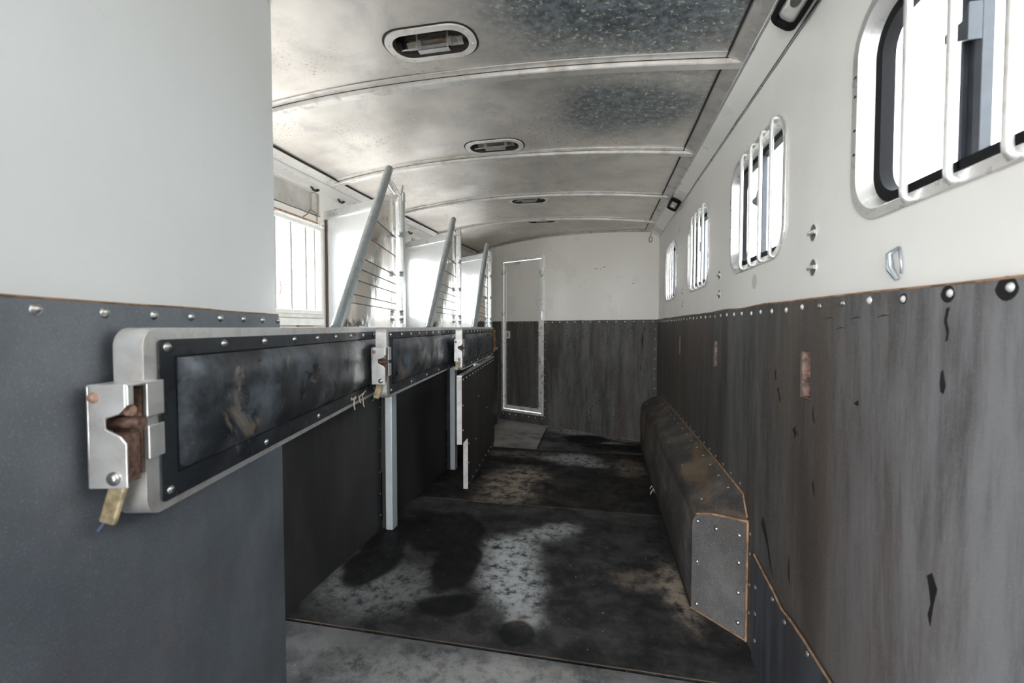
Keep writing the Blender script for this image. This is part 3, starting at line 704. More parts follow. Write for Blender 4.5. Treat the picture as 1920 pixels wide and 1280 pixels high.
# ---------------------------------------------------------------- front wall with narrow door
FD = (FB - FA).normalized(); FL = (FB - FA).length; FN = Vector((FD.y, -FD.x))   # u runs right -> left
if FN.y > 0: FN = -FN
def ff(u, v, w):        # w towards the camera
    p = FA + FD * u + FN * w; return (p.x, p.y, v)
def uf(x): return (x - XR) / FD.x
topl = []
for i in range(40):
    u = FL * i / 39; x = XR + FD.x*u
    topl.append((u, (zroof(x, yfront(x)) + ZS + .01) if XA < x < XB else zend(5) + .02))
DU0, DU1 = uf(-0.650), uf(-1.195)      # door frame outer
DZ0, DZ1 = 0.105, 1.925
door_hole = [(DU0+.02, DZ0+.02), (DU1-.02, DZ0+.02), (DU1-.02, DZ1-.02), (DU0+.02, DZ1-.02)]
def m_front():
    m = m_white('white_front_panel', (0.88, 0.85, 0.79), 0.06, 0.25, 0.2)
    return m
wf = MB().plate([(0, -.06), (FL, -.06)] + topl[::-1], [door_hole], -0.03, 0, ff).obj('wall_front', m_front())
tag(wf, kind='structure')
RZ = 1.192
o = MB().plate([(0.006, 0), (DU0+.001, 0), (DU0+.001, RZ)] + [(DU0 - (DU0-.006)*k/20, RZ + .003*noise.noise(Vector((k*.5, 0, 0)))) for k in range(1, 21)], (), .0005, .011, ff).obj('rubber_lining', RUB_FRONT, wf)
tag(o, label='dark scuffed rubber lining right of the door')
for k in range(14): screw(ff(.05 + (DU0-.07)*k/13, RZ-.018, .011), ff(0,0,1)[:2] and (FN.x, FN.y, 0), o, SMB, s=.8)
for k in range(11): screw(ff(.03, .15 + .095*k, .011), (FN.x, FN.y, 0), o, SMS)
for k in range(11): screw(ff(DU0-.012, .10 + .095*k, .011), (FN.x, FN.y, 0), o, SMS)
o = MB().plate([(DU1-.001, 0), (FL - .004, 0), (FL - .004, RZ-.003), (DU1-.001, RZ-.002)], (), .0005, .011, ff).obj('rubber_lining', RUB_FRONT, wf)
tag(o, label='narrow scuffed rubber lining left of the door')
for k in range(7): screw(ff(DU1+.012, .10 + .16*k, .011), (FN.x, FN.y, 0), o, SMS)
o = MB().plate([(DU0+.002, 0), (DU1-.002, 0), (DU1-.002, DZ0), (DU0+.002, DZ0)], (), .0005, .011, ff).obj('rubber_lining', RUB_FRONT, wf)
tag(o, label='low rubber strip with bright screws under the door')
for k in range(7): screw(ff(DU0+.02 + (DU1-DU0-.04)*k/6, .075, .011), (FN.x, FN.y, 0), o, SMB, s=.9)
SCUFF = simple('scuff_mark', (0.30, 0.28, 0.25), 0.6)
for uu, zz, l in ((.565, 1.735, .03), (.61, 1.72, .012), (.66, 1.728, .03), (.25, 1.55, .02)):
    MB().plate([(uu-l, zz+.003), (uu, zz-.004), (uu+l, zz+.001), (uu+l*.3, zz+.006), (uu-.2*l, zz+.002)], (), .0003, .0008, ff).obj('scuff', SCUFF, wf)
for uu, zz, sc_ in ((.150, .98, 1.0), (.165, .72, .6), (.13, 1.10, .5)):
    MB().plate([(uu-.004*sc_, zz+.10*sc_), (uu+.003*sc_, zz+.05*sc_), (uu+.012*sc_, zz+.01*sc_), (uu+.006*sc_, zz-.05*sc_), (uu+.012*sc_, zz-.10*sc_), (uu+.001*sc_, zz-.05*sc_), (uu-.006*sc_, zz)], (), .0112, .0119, ff).obj('gouge', SCAR, wf)
# door
DOORAL = m_metal('bright_door_aluminium', (0.92, 0.92, 0.90), 0.3, (.8, .78, .74), .15, 5, .35, 0.02)
dr = empty('door_1', ff((DU0+DU1)/2, 0, 0)); tag(dr, kind='structure')
org = Vector(ff((DU0+DU1)/2, 0, 0))
def fd(u, v, w): return tuple(Vector(ff(u, v, w)) - org)
MB().plate([(DU0, DZ0), (DU1, DZ0), (DU1, DZ1), (DU0, DZ1)], [[(DU0+.028, DZ0+.028), (DU1-.028, DZ0+.028), (DU1-.028, DZ1-.028), (DU0+.028, DZ1-.028)]], -.02, .022, fd).obj('door_frame', DOORAL, dr, 0.003)
a0, a1, b0, b1 = DU0+.032, DU1-.032, DZ0+.032, DZ1-.032
MB().plate([(a0, b0), (a1, b0), (a1, b1), (a0, b1)], [[(a0+.040, b0+.045), (a1-.030, b0+.045), (a1-.030, b1-.035), (a0+.040, b1-.035)]], -.018, .012, fd).obj('leaf_frame', DOORAL, dr, 0.003)
MB().plate([(a0+.039, RZ-.02), (a1-.029, RZ-.02), (a1-.029, b1-.034), (a0+.039, b1-.034)], (), -.014, .002, fd).obj('upper_panel', m_front(), dr)
lp = MB().plate([(a0+.039, b0+.044), (a1-.029, b0+.044), (a1-.029, RZ-.004), (a0+.039, RZ-.004)], (), -.014, .006, fd).obj('lower_panel', RUB_FRONT, dr)
nrm = (FN.x, FN.y, 0)
for k in range(5):
    uu = a0+.055 + (a1-.045-a0-.055)*k/4
    screw(fd(uu, RZ-.018, .006), nrm, lp, SMS); screw(fd(uu, b0+.058, .006), nrm, lp, SMS)
for k in range(10):
    zz = b0+.10 + .094*k
    screw(fd(a0+.052, zz, .006), nrm, lp, SMS); screw(fd(a1-.042, zz, .006), nrm, lp, SMS)
hp = MB().plate(rrect(a1-.088, .985, a1-.024, 1.072, .006), [rrect(a1-.066, 1.0, a1-.048, 1.055, .004)], .006, .014, fd).obj('handle', simple('white_handle_plate', (0.80, 0.79, 0.76), 0.35), dr, .001)
MB().plate(rrect(a1-.067, .999, a1-.047, 1.056, .004), (), .006, .009, fd).obj('recess', VOID, hp)
for zz in (1.76, 1.25, .74, .27):
    h = MB().box((-.02, -.014, -.045), (.02, .014, .045), Matrix.Translation(Vector(fd(DU0+.026, zz, .018))) @ Matrix.Rotation(math.atan2(FD.y, FD.x), 4, 'Z')).obj('hinge', DOORAL, dr, .002)
    p0 = Vector(fd(DU0+.014, zz-.05, .036)); MB().tube([p0, p0 + Vector((0, 0, .1))], .008, 10).obj('knuckle', ALU, h)
# snap ring hanging at the ceiling corner
c0 = Vector(ff(.075, 1.955, .03)); 
b = MB(); b.tube([c0 + Vector((.014*math.cos(a), .004*math.sin(a), .028*math.sin(a))) for a in [2*PI*k/20 for k in range(20)]], .0035, 8, closed=True)
b.tube([c0 + Vector((0, 0, .028)), c0 + Vector((.004, -.01, .06))], .004, 8)
tag(b.obj('snap_hook', simple('old_brass_snap', (0.30, 0.28, 0.24), 0.3, 0.8)), 'small metal snap hook hanging at the far right ceiling corner', 'hook')

# ---------------------------------------------------------------- left wall with drop windows
def fl_(u, v, w): return (XL - w, u, v)       # w outwards
LW = [(1.60, 2.408), (2.72, 3.46), (3.78, 4.50)]
holes = [[(a, 1.215), (b, 1.215), (b, 1.703), (a, 1.703)] for a, b in LW]
recs = [[(a - .02, 1.795), (b + .035, 1.795), (b + .035, 1.925 + .004*(b-1)), (a - .02, 1.925 + .004*(a-1))] for a, b in LW]
wl_ = MB().plate([(YB, -.06), (yfront(XL), -.06), (yfront(XL), zcove(yfront(XL))), (YB, zcove(YB))], holes + recs, 0, .03, fl_).obj('wall_left', WHITE)
tag(wl_, kind='structure')
BARGREY = simple('dulled_bar_aluminium', (0.36, 0.35, 0.33), 0.5, 0.3)
LWN = ['drop window behind the tack wall', '', '']
for k, (a, b_) in enumerate(LW):
    root = empty('window_%d' % (5 + k), (0, 0, 0)); tag(root, kind='structure')
    MB().plate([(a-.06, 1.175), (b_+.035, 1.175), (b_+.035, 1.735), (a-.06, 1.735)], [[(a, 1.215), (b_, 1.215), (b_, 1.703), (a, 1.703)]], -.016, 0.0, fl_).obj('window_frame', WHITE_FRAME, root, .003)
    MB().plate([(a-.02, 1.195), (b_+.010, 1.195), (b_+.010, 1.722), (a-.02, 1.722)], [[(a+.004, 1.219), (b_-.004, 1.219), (b_-.004, 1.699), (a+.004, 1.699)]], -.026, -.016, fl_).obj('sash', WHITE_FRAME, root, .003)
    yb = b_ - .035
    kk = 0
    while yb > a + .03:
        MB().tube([(XL + .004, yb, 1.215), (XL + .004, yb, 1.703)], .0085 if kk else .006, 8).obj('window_bar', BARGREY, root)
        yb -= .082 if kk == 0 else .124; kk += 1
    # header pocket
    MB().plate([(a-.03, 1.785), (b_+.04, 1.785), (b_+.04, 1.96), (a-.03, 1.96)], (), .030, .034, fl_).obj('header_panel', GREY_PAINT, root)
    MB().box((XL - .03, a - .02, 1.790), (XL, b_ + .035, 1.797)).obj('header_ledge', WHITE_FRAME, root)
    MB().box((XL - .028, b_ - .012, 1.797), (XL - .002, b_ + .010, 1.925)).obj('header_strut', GREY_PAINT, root, .002)
    # prop rod clipped above the sash
    r = MB().tube([(XL + .030, a + .05, 1.730), (XL + .030, b_ + .005, 1.730)], .012, 12).obj('prop_rod', WHITE_FRAME, root)
    MB().tube([(XL + .040, a + .09, 1.733), (XL + .040, b_ - .05, 1.733)], .0055, 8).obj('rod_slot', EDGE, r)
    for yy in (b_ - .40, b_ - .005):
        MB().box((XL + .016, yy - .016, 1.714), (XL + .043, yy + .016, 1.746)).obj('rod_clip', WHITE_FRAME, r, .003)
        MB().tube([(XL + .043, yy, 1.730), (XL + .047, yy, 1.730)], .006, 8).obj('rivet', RUSTP, r)
    # sill channel
    MB().box((XL, a - .05, 1.130), (XL + .030, b_ + .02, 1.168)).obj('sill', WHITE_FRAME, root, .003)
    MB().box((XL, a - .05, 1.116), (XL + .018, b_ + .015, 1.121)).obj('sill_lip', WHITE_FRAME, root, .001)
    MB().box((XL + .002, b_ - .20, 1.1215), (XL + .022, b_ - .07, 1.128)).obj('sill_stop', RUSTP, root, .001)
    MB().tube([(XL + .010, b_ - .335, 1.37), (XL + .016, b_ - .332, 1.33), (XL + .010, b_ - .338, 1.29)], .003, 6).obj('pull_ring', BRASS, root)
    # wire keeper below the header
    MB().tube([(XL+.004, b_ - .13, 1.755+.0), (XL+.022, b_ - .115, 1.775), (XL+.026, b_ - .095, 1.805), (XL+.02, b_ - .03, 1.800), (XL+.012, b_ - .015, 1.790), (XL+.010, b_ - .012, 1.755)], .0035, 8).obj('wire_keeper', BRASS, root)
# coil-ended spring hooks on the left cove edge
def spring_hook(yc, label):
    z = zcove(yc) + .006
    t = empty('spring_hook', (XL + .012, yc, z)); tag(t, label, 'hook', 'black spring hooks along the left cove'); t.scale = (1, 1.15, 1.3)
    def coil(cy, cz, r, n=14): return [(.012*k/n, cy + r*math.cos(-PI/2 + 2*PI*k/n*1.2), cz + r*math.sin(-PI/2 + 2*PI*k/n*1.2)) for k in range(n+1)]
    MB().tube(coil(-.05, .022, .012), .0045, 8).obj('coil', SPRING, t)
    MB().tube(coil(.055, .010, .012), .0045, 8).obj('coil', SPRING, t)
    MB().tube([(.006, -.075, .008), (.006, -.055, .012), (.006, -.040, .034), (.006, -.015, .012), (.006, .02, -.012), (.006, .045, -.012), (.006, .065, -.002)], .0055, 8).obj('arm', SPRING, t)
spring_hook(2.33, 'black coiled spring hook above the drop window bars')
spring_hook(2.60, 'black coiled spring hook between drop window and first aluminium panel')
spring_hook(3.66, 'black coiled spring hook behind the first swung divider')

# ---------------------------------------------------------------- mangers, head partitions
PY = [2.24, 3.29, 4.36]
seg = [(1.14, PY[0]), (PY[0] + .055, PY[1]), (PY[1] + .055, PY[2]), (PY[2] + .055, 5.0)]
names = ['manger behind the tack wall', 'manger between the two silver floor posts', 'manger behind the hanging drop panel', 'manger next to the far wall']
for k, (a, b_) in enumerate(seg):
    t = empty('feed_manger', (-1.2, (a+b_)/2, 0)); tag(t, 'black rubber fronted ' + names[k], 'manger', 'mangers along the left wall')
    h = (b_-a)/2
    fp = MB().box((-.02, -h, 0.0), (0, h, 0.86)).obj('front_panel', RUB_BLACK, t, .003)
    MB().box((-.03, -h, .86), (.004, h, .885)).obj('rolled_lip', ALU, t, .004)
    vs = [(-.03, -h, .87), (-.03, h, .87), (-.14, h, .66), (-.14, -h, .66), (-.36, h, .66), (-.36, -h, .66), (XL + 1.2 + .002, h, .90), (XL + 1.2 + .002, -h, .90)]
    b = MB().add(vs, [(0, 1, 2, 3), (3, 2, 4, 5), (5, 4, 6, 7), (0, 3, 5, 7), (1, 6, 4, 2)])
    b.obj('trough', ALU, t)
    for j in range(7):
        for yy in (h - .016, -h + .02): screw((0, yy, .08 + j*.12), (1, 0, 0), fp, SMS, s=.9)

def head_partition(k, yh, label):
    """fixed polished panel from the left wall to the divider hinge, with its post"""
    t = empty('head_partition', (-1.14, yh, 0)); tag(t, label, 'partition', 'aluminium head partitions between mangers')
    wl = XL + 1.14; yl = .06          # left end, local
    f = lambda u, v, w: (wl*(1-u), yl*(1-u) + w, v)
    z0, zl, zr = .90, 1.835, 1.905
    MB().plate([(.03, z0), (.97, z0), (.97, zr-.035), (.03, zl-.035)], (), -.003, .003, f).obj('sheet', PANEL, t)
    MB().plate([(.0, zl-.045), (1, zr-.045), (1, zr), (0, zl)], (), -.014, .014, f).obj('top_channel', ALU, t, .003)
    MB().plate([(.0, zl-.052), (1, zr-.052), (1, zr-.044), (0, zl-.044)], (), -.017, .017, f).obj('channel_lip', ALU_W, t)
    MB().plate([(.006, z0), (.035, z0), (.035, zl-.052), (.006, zl-.052)], (), -.008, .008, f).obj('wall_seal', simple('dark_brown_seal', (0.10, 0.075, 0.06), 0.6), t)
    MB().box((-.036, -.014, z0-.05), (-.006, .022, 1.912)).obj('hinge_post', ALU, t, .004)
    return t
HY = [2.43, 3.49, 4.52]
head_partition(0, HY[0], 'first aluminium head partition, next to the barred drop window')
head_partition(1, HY[1], 'second aluminium head partition, seen between first and second dividers')
head_partition(2, HY[2], 'third aluminium head partition, farthest from the camera')
for k, yy in enumerate(PY):
    lab = ['silver floor post beneath the first latch gap, nearest the camera', 'silver floor post just left of the hanging drop panel', 'silver floor post hidden behind the hanging drop panel'][k]
    t = empty('floor_post', (-1.147, yy, 0)); tag(t, lab, 'post', 'square silver posts on the manger line')
    MB().box((-.020, -.018, 0.002), (.020, .042, .895)).obj('tube', GALV if 0 else m_metal('pale_blue_grey_post', (0.62, 0.67, 0.70), .4, (.45, .48, .5), .4, 12, .45), t, .003)
    MB().box((-.05, .0, .0), (-.02, .05, .895)).obj('backing', RUB_BLACK, t)

# ---------------------------------------------------------------- swinging dividers
ZT, ZB = 1.119, 0.836
def divider(near, hinge, label, tear=0, latch_open=False):
    d = Vector((near[0]-hinge[0], near[1]-hinge[1])); L = d.length; rz = math.atan2(d.y, d.x)
    t = empty('stall_divider', (hinge[0], hinge[1], 0), rz); tag(t, label, 'divider', 'padded swing dividers folded back along the left side')
    f = lambda u, v, w: (u, w, v)        # u along, v up, w to the viewer side
    x0 = .02
    # frame: rounded rectangular tube ring
    fr = MB().plate(rrect(x0, ZB, L, ZT, .028, 8), [rrect(x0+.03, ZB+.022, L-.034, ZT-.022, .01, 3)], -.0215, .0215, f).obj('frame', ALU_W, t, .009, 4)
    for sd in (1, -1):
        w = .0222 * sd
        fl2 = MB().plate(rrect(x0+.012, ZB+.013, L-.026, ZT-.018, .008, 3), (), min(w, w+.003*sd), max(w, w+.003*sd), f).obj('pad_flange', VINYL_FL, t)
        # cushion
        nx_, nz_ = 110, 14; cx0, cx1, cz0, cz1 = x0+.035, L-.060, ZB+.052, ZT-.046
        vs = []
        for i in range(nx_+1):
            for j in range(nz_+1):
                a = -1 + 2*i/nx_; c = -1 + 2*j/nz_
                x = cx0 + (cx1-cx0)*i/nx_; z = cz0 + (cz1-cz0)*j/nz_
                hgt = (1-abs(a)**16) * (1-abs(c)**5)
                wr = noise.noise(Vector((x*5, z*9, label.__len__()*.7))) * .006 + noise.noise(Vector((x*14 + z*9, z*22, 2.))) * .0028
                top_sag = .004 * noise.noise(Vector((x*9, 0, 5)))*(c > .5)
                h = hgt * (.017 + wr)
                vs.append((x, w + sd*(.003 + max(0, h)), z + top_sag + (0.006*noise.noise(Vector((x*6, 1, 9))) if c < -.8 else 0)))
        fs = [(i*(nz_+1)+j, (i+1)*(nz_+1)+j, (i+1)*(nz_+1)+j+1, i*(nz_+1)+j+1) for i in range(nx_) for j in range(nz_)]
        MB().add(vs, fs, True).obj('cushion', VINYL, t)
        # piping seam around the cushion
        MB().tube([(cx0, w+sd*.004, cz0), (cx1, w+sd*.004, cz0), (cx1, w+sd*.004, cz1), (cx0, w+sd*.004, cz1)], .0016, 6, closed=True).obj('stitched_seam', GASKET, t)
        if sd == 1:
            x = L - .043; k = 0
            while x > x0 + .05:
                screw((x, w + .003, ZT-.030), (0, 1, 0), fl2, SCREWED, s=1.0)
                if k % 2 == 0: screw((x, w + .003, ZB+.028), (0, 1, 0), fl2, SCREWED, s=.9)
                x -= .145; k += 1
    # slam latch housing on the end post
    hz0, hz1 = .898, 1.042; hx = L + .046
    t2 = empty('latch', (0, 0, 0)); t2.parent = t
    ya, yb = -.020, .034
    fx = lambda u, v, w: (w, u, v)
    zc_ = hz0 + (hz1-hz0)*.60
    MB().plate([(ya, hz0), (yb-.002, hz0), (yb-.002, zc_-.024), (yb-.010, zc_-.014), (yb-.030, zc_-.004), (yb-.030, zc_+.010), (yb-.012, zc_+.016), (yb-.002, zc_+.026), (yb-.002, hz1), (ya+.004, hz1)], (), hx-.003, hx, fx).obj('face_plate', ALU_W, t2, .0015)
    b = MB().box((L-.022, ya-.002, hz0), (hx-.002, ya+.001, hz1-.002)); b.box((L-.022, ya, hz1-.004), (hx-.001, yb, hz1-.001))
    b.box((L-.022, yb-.003, hz1-.052), (L+.010, yb, hz1-.002)); b.box((L-.022, yb-.003, hz0+.030), (L+.008, yb, zc_-.008))
    b.box((hx-.012, yb-.003, zc_+.028), (hx-.002, yb, hz1-.002))
    b.obj('housing', ALU_W, t2, .001)
    b = MB().tube([(L+.012, -.016, zc_-.002), (L+.012, .028, zc_-.002)], .009, 12); b.box((L+.014, -.012, hz0+.004), (hx-.006, .026, zc_-.014)); b.box((L+.005, -.01, zc_+.012), (L+.03, .02, zc_+.020))
    b.box((L+.004, -.016, hz0+.01), (L+.010, .024, hz1-.008)); b.obj('catch', RUST, t2, .002)
    MB().tube([(L+.026, .018, zc_+.018), (L+.026, .026, zc_+.018)], .008, 6).obj('bolt', RUSTP, t2)
    screw((hx, ya+.010, hz1-.018), (1, 0, 0), t2, SMR, 'bolt', 1.15); screw((hx, yb-.020, hz0+.014), (1, 0, 0), t2, SCREWED, 'bolt', 1.25)
    # release handle
    ha = -.30
    M = Matrix.Translation((L+.026, .008, hz0+.012)) @ Matrix.Rotation(ha, 4, 'X')
    MB().box((-.004, -.012, -.072), (.004, .012, 0), M).obj('release_handle', TAN, t2, .004)
    MB().tube([M @ Vector((0, -.004, -.070)), M @ Vector((0, -.010, -.086))], .0015, 6).obj('cable_end', simple('blue_cable', (.12, .2, .3), .5), t2)
    # head guard: diagonal tube, polished sheet with wires, hinge rod
    hg = empty('head_guard', (0, 0, 0)); hg.parent = t
    A = Vector((1.11, 0, ZT - .004)); P = Vector((.345, 0, 1.915))
    Dv = (P-A).normalized()
    r = .0195
    pts = [A] + [A + (P-A)*k/8 for k in range(1, 9)] + [P + Dv*.006, P + Dv*.012]
    MB().tube(pts, r, 16, radii=[r]*9 + [r*.85, r*.45]).obj('guard_tube', GALV, hg)
    sheet = [(.10, ZT+.001), (1.085, ZT+.001), (.335, 1.905), (.255, 1.918), (.030, 1.905), (.030, 1.865), (.10, 1.82)]
    hole = [(.305, 1.868), (.085, 1.858), (.16, 1.835), (.345, 1.790)]
    fg = lambda u, v, w: (u, w - .027, v)
    MB().plate(sheet, [hole], -.0015, .0015, fg).obj('guard_sheet', POLISH, hg)
    MB().tube([(.305, .002, 1.868), (.085, .002, 1.858)], .0035, 8).obj('hole_trim', ALU_W, hg)
    MB().tube([(.16, .002, 1.835), (.345, .002, 1.790)], .0025, 8).obj('hole_trim', GALV, hg)
    # flat band along the tube and seam
    n2 = Vector((-Dv.z, 0, Dv.x)); 
    band = []
    q0 = A + Vector((-.02, 0, 0)); 
    slope = (P.x-A.x)/(P.z-A.z)
    for i, z in enumerate((1.62, 1.515, 1.41, 1.36, 1.31, 1.25, 1.215)):
        xl = A.x + slope*(z - A.z) - .115
        MB().tube([fg(xl, z, .0035), fg(.105, z, .0035)], .0019, 6).obj('wire', simple('guard_wire', (.26, .19, .14), .5, .4) if i == 0 else bpy.data.materials['guard_wire'], hg)
    MB().plate([(A.x-.10, ZT+.001), (A.x-.088, ZT+.001), (A.x-.088+slope*.55, ZT+.55), (A.x-.10+slope*.55, ZT+.55)], (), -.026, -.024, f).obj('stiffener', ALU_W, hg)
    MB().tube([(.088, 0, ZT), (.088, 0, 1.862)], .0085, 12).obj('hinge_rod', ALU_W, hg)
    for z in (1.64, 1.42, 1.20, 1.155):
        MB().tube([(.088, 0, z-.016), (.088, 0, z-.004), (.088, 0, z-.003), (.088, 0, z+.003), (.088, 0, z+.004), (.088, 0, z+.016)], .0125, 12, radii=[.0125, .0125, .009, .009, .0125, .0125]).obj('hinge_knuckle', GALV, hg)
    MB().tube([(.088, 0, 1.855), (.07, .002, 1.872), (.045, .002, 1.905), (.032, .002, 1.93)], .004, 8).obj('top_clip', GALV, hg)
    if tear == 1:
        b = MB()
        for k in range(9):
            x = .93 + .012*k*random.uniform(.6, 1.4)
            p = Vector((x, .030, ZB + .03)); pts = [p]
            for j in range(3): p = p + Vector((random.uniform(-.012, .012), random.uniform(0, .006), random.uniform(-.020, -.004) if k % 2 else random.uniform(-.004, .01))); pts.append(p)
            b.tube(pts, .0022, 5)
        o = b.obj('frayed_threads', STRING, t); o['kind'] = 'stuff'
    if tear == 2:
        b = MB()
        for k in range(14):
            z = ZB + .04 + .016*k; b.box((x0 + .0, .024, z - .01), (x0 + .05 + random.uniform(-.015, .02), .036 + random.uniform(0, .01), z + .008))
        o = b.obj('torn_foam', FOAM, t, .004); o['kind'] = 'stuff'
    return t, L
SCREWED = screw_mesh(0.0062, 0.0045, 12, SCREW); SCREWED.name = 'pad_screw'
divider((-.68, .52), (-1.14, 2.42), 'nearest padded divider with a large worn black pad and big latch', 1)
divider((-.86, 1.61), (-1.135, 3.48), 'middle padded divider, its latch above the first floor post')
t3, L3 = divider((-.925, 2.77), (-1.14, 4.50), 'farthest padded divider with hanging drop panel and torn pad end', 2)

# drop panel hanging under the farthest divider
A0 = Vector((-.872, 2.665)); A1 = Vector((-.985, 3.98)); dd = (A1-A0); LL = dd.length; dd.normalize(); nn = Vector((-dd.y, dd.x))
inv = Matrix.Rotation(-t3.rotation_euler.z, 4, 'Z') @ Matrix.Translation((-t3.location.x, -t3.location.y, 0))
def fp_(u, v, w):
    p = A0 + dd*u + nn*w; return tuple(inv @ Vector((p.x, p.y, v)))
outl = [(0, .375), (.175, .375), (.175, .028), (LL, .028), (LL, .845), (0, .808)]
EDGEAL = m_metal('dull_edge_channel', (0.60, 0.59, 0.57), 0.45, (.35, .27, .22), .5, 20, .4)
dp = MB().plate(outl, (), .0, .028, fp_).obj('drop_panel', RUB_DROP, t3)
tag(dp, label='dark brown rubber drop panel with notched lower corner')
MB().plate([(-.003, .375), (.0, .375), (.0, .808), (-.003, .808)], (), -.001, .031, fp_).obj('edge_strip', EDGEAL, dp)
MB().plate([(.172, .028), (.1748, .028), (.1748, .372), (.172, .372)], (), -.001, .031, fp_).obj('edge_strip', EDGEAL, dp)
MB().plate([(0, .808), (LL, .845), (LL, .850), (0, .813)], (), -.002, .031, fp_).obj('top_channel', ALU, dp)
for k in range(13): screw(fp_(.04 + .1*k, .785 + .0029*k*10*.1, .0), tuple(-nn) + (0,), dp, SMS)
for k in range(9): screw(fp_(.20 + .13*k, .06, .0), tuple(-nn) + (0,), dp, SMS)
for uu, vv in ((.03, .62), (.03, .46), (.20, .33), (.20, .2), (.55, .6), (.9, .45), (.45, .3)): screw(fp_(uu, vv, 0), tuple(-nn) + (0,), dp, SMS)
for x, z in ((.40, .83), (1.22, .83)):
    MB().tube([(x, .03, z-.005), (x, .058, z-.005)], .014, 12).obj('hanger_pin', ALU_W, dp)
    MB().box((x-.05, .018, z-.022), (x+.05, .032, z+.010)).obj('hanger_bracket', ALU_W, dp, .002)

# ---------------------------------------------------------------- tack wall in the left foreground
TA = Vector((-.593, .12)); TB = Vector((-.946, 1.142)); td = TB - TA; TL = td.length; td.normalize(); tn = Vector((-td.y, td.x))
if tn.x < 0: tn = -tn
def ft(u, v, w): p = TA + td*u + tn*w; return (p.x, p.y, v)
ttop = []
for k in range(9):
    u = TL*k/8; p = TA + td*u; ttop.append((u, zroof(p.x, p.y) + ZS + .012))
wt = MB().plate([(0, .0), (TL, .0)] + ttop[::-1], (), -.03, 0, ft).obj('tack_wall', WHITE_TACK, None)
tag(wt, 'white swinging tack wall with blue-grey rubber lower half, left foreground', 'partition')
to = [(u, 1.1565 + .003*noise.noise(Vector((u*4, 0, 7)))) for u in [TL*k/20 for k in range(20)]] + [(TL - .010, 1.157), (TL + .001, 1.148)]
rt = MB().plate([(0, 0.0), (TL+.006, 0.0), (TL + .001, 1.14)] + to[::-1][1:], (), .0004, .010, ft).obj('rubber_lining', RUB_TACK, wt)
tag(rt, label='blue-grey rubber lining with a row of screws')
MB().tube([ft(u, v, .0095) for u, v in to[:-1]], .0018, 6).obj('cut_edge', EDGE, rt)
for k in range(11):
    u = .094 + .1085*k - .0
    if u < TL: screw(ft(u, 1.143 - .0005*k, .010), (tn.x, tn.y, 0), rt, SCREWED, s=1.1)

# ---------------------------------------------------------------- wheel well box
ww = empty('wheel_well', (XR, 3.0, 0)); tag(ww, 'long rubber covered wheel well box at the foot of the right wall', 'wheel well')
def W(x, y, z): return (x - XR, y - 3.0, z)
XI = .352; yN0, yN1 = 1.845, 1.685; yE = 4.30; xw = XR - .0125
# inner face, bevel, top, sloped near top, near end
sec = [(1.90, .395, .440, .500), (2.2, .405, .455, .512), (2.6, .41, .458, .512), (3.1, .41, .456, .512), (3.6, .40, .445, .508), (4.0, .392, .437, .500), (yE, .39, .43, .49)]
vs = []
def bev(x0, z0, x1, z1): return [(XI, z0), (XI + .010, z0 + .028), (XI + .030, z1 - .004)]
rows = []
sec = [(1.845, .392, .405, .436, 1.680), (1.885, .412, .428, .500, 1.735), (1.95, .418, .440, .510, 1.85)] + [(y, z0, z1, z2, y) for y, z0, z1, z2 in sec[1:]]
for (y, z0, z1, z2, yw) in sec:
    r_ = [(XI, y, .001), (XI, y, z0-.055)]
    for q in range(7):
        a = PI/2 * q / 6
        r_.append((XI + .055*(1-math.cos(a)), y - (y-yw)*.25*(1-math.cos(a)), z0 - .055 + (z1 - z0 + .055)*math.sin(a)))
    r_ += [((XI+.055+xw)/2, (y*.75+yw*.25+yw)/2, (z1+z2)/2), (xw, yw, z2)]
    rows.append(r_)
k = len(rows[0]); allv = [W(*p) for r in rows for p in r]
fs = [(i*k+j, (i+1)*k+j, (i+1)*k+j+1, i*k+j+1) for i in range(len(rows)-1) for j in range(k-1)]
body = MB().add(allv, fs, True).obj('cover', RUB_WELL, ww)
r0 = rows[0]
endf = [W(xw, yN1, .001)] + [W(*p) for p in rows[0]]; ne = len(endf)
ep = MB().add(endf + [tuple(Vector(p) + Vector((.0, -.006, 0))) for p in endf], [tuple(range(ne)), tuple(ne + i for i in reversed(range(ne)))] + [(i, (i+1) % ne, ne+(i+1) % ne, ne+i) for i in range(ne)]).obj('end_panel', m_rubber('grey_dusty_end_rubber', (0.075, 0.071, 0.069), (0.165, 0.157, 0.150), (0.14, 0.11, 0.08), .4, (4, 4, 4), .6, .6, .45, .4), ww)
tag(ep, label='grey dusty end panel facing the camera')
nE = Vector((yN0-yN1, -(xw-XI), 0)).normalized(); nE = Vector((-abs(nE.x), -abs(nE.y), 0)) 
def ePt(s, z): 
    x = XI + (xw-XI)*s; y = yN0 + (yN1-yN0)*s - .007; return W(x, y, z)
for s, z in ((.10, .36), (.10, .20), (.10, .03), (.45, .36), (.85, .37), (.85, .27), (.85, .16), (.85, .05)): screw(ePt(s, z), nE, ep, SCREWED, s=.9)
MB().tube([W(XI+.012, yN0-.012, .385), W(XI+.055, yN0-.050, .405), W(XI+.10, yN0-.105, .420), W(xw-.001, yN1-.010, .434)], .0045, 8).obj('cut_edge', EDGE, ww)
MB().tube([W(xw-.002, yN1-.008, z) for z in (.43, .3, .15, .002)], .004, 8).obj('cut_edge', EDGE, ww)
MB().tube([W(xw, yy, zz+.004) for yy, zz in ((1.69, .44), (1.74, .506), (2.2, .514), (2.9, .514), (3.6, .508), (yE, .49))], .0042, 8).obj('wall_bead', EDGE, ww)
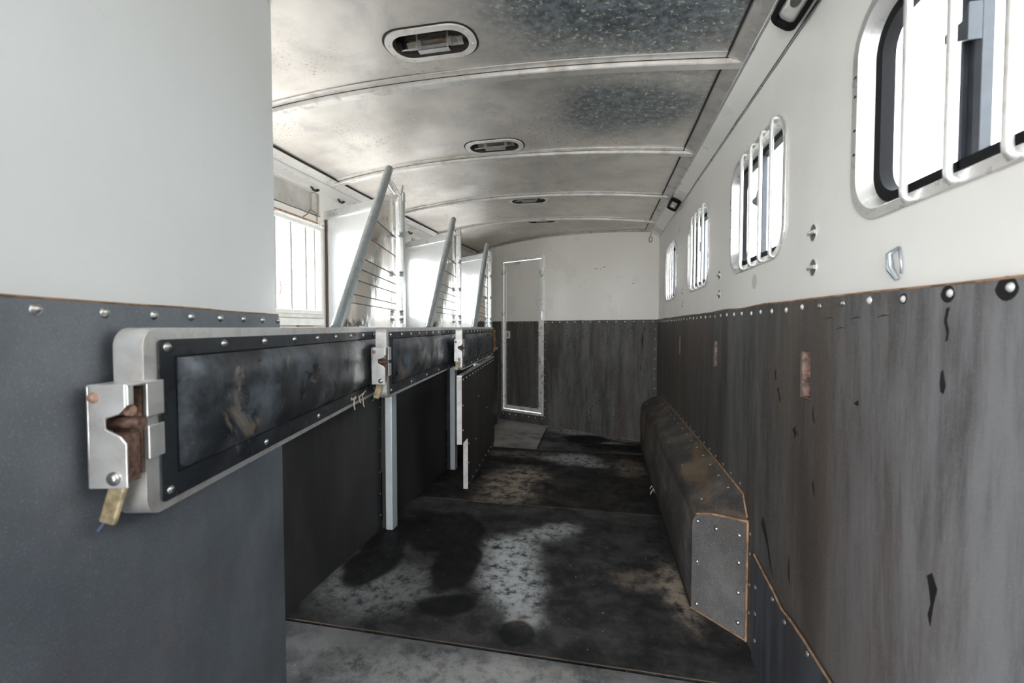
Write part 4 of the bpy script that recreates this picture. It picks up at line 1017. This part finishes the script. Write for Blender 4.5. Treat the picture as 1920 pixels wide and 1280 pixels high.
MB().tube([W(XI-.001, yN0 - .006, .003), W(xw, yN1-.008, .003)], .003, 6).obj('floor_bead', EDGE, ww)
MB().tube([W(XI-.002, yN0, .003), W(XI-.002, 2.3, .003), W(XI-.002, yE, .003)], .0035, 6).obj('floor_bead', SEAM, ww)
for kx in range(17):
    y = 1.82 + .145*kx
    screw(W(xw - .030, y, .502), (-.3, 0, 1), body, SMS); 
    if kx % 3 == 0: screw(W(XI + .03, y, .450), (-.6, 0, .8), body, SMS)
for kx in range(20): screw((XR-.012, 1.78 + .12*kx, .535), (-1, 0, 0), rub, SMS)
for zz in (.40, .33, .22, .12): screw((XR-.012, 1.655, zz), (-1, 0, 0), rub, SMS)
# frayed string tuft caught at the foot of the well
p0 = Vector((XI - .004, 3.08, .004)); b = MB()
for kx in range(6):
    a = random.uniform(-1, 1); b.tube([p0, p0 + Vector((-.006*abs(a)-.004, .02*a, .022)), p0 + Vector((-.016*abs(a)-.006, .03*a - .01, .036 + .012*a)), p0 + Vector((-.03, .03*a - .02, .012 + .02*a))], .0022, 5)
tag(b.obj('string_tuft', STRING), 'frayed pale string tuft at the foot of the wheel well', 'string')

# ---------------------------------------------------------------- vehicle parked outside, seen low through the drop window
veh = empty('parked_trailer', (-7.2, 7.6, -.6)); tag(veh, 'white trailer parked outside, low in the barred drop window', 'trailer')
PW = simple('white_side_paint', (0.86, 0.86, 0.85), .4)  # plain white paint of the parked trailer
MB().box((-2.2, -3.5, .45), (0, 3.6, 2.20)).obj('body', PW, veh, .05, 4)
MB().box((.0, -3.45, 2.10), (.02, 3.5, 2.125)).obj('trim_line', simple('grey_trim', (.30, .29, .36), .5), veh)
wq = MB().plate(rrect(0.9, 1.62, 1.6, 1.90, .06), (), .0, .03, lambda u, v, w: (w, u, v)).obj('side_window', simple('dark_pane', (.03, .03, .035), .15), veh)
MB().box((.03, 1.22, 1.62), (.045, 1.26, 1.90)).obj('divider_bar', PW, wq)
for yy in (-1.6, -.6):
    MB().tube([(-.25, yy, .36), (.02, yy, .36)], .36, 20).obj('wheel', BLACKP, veh)
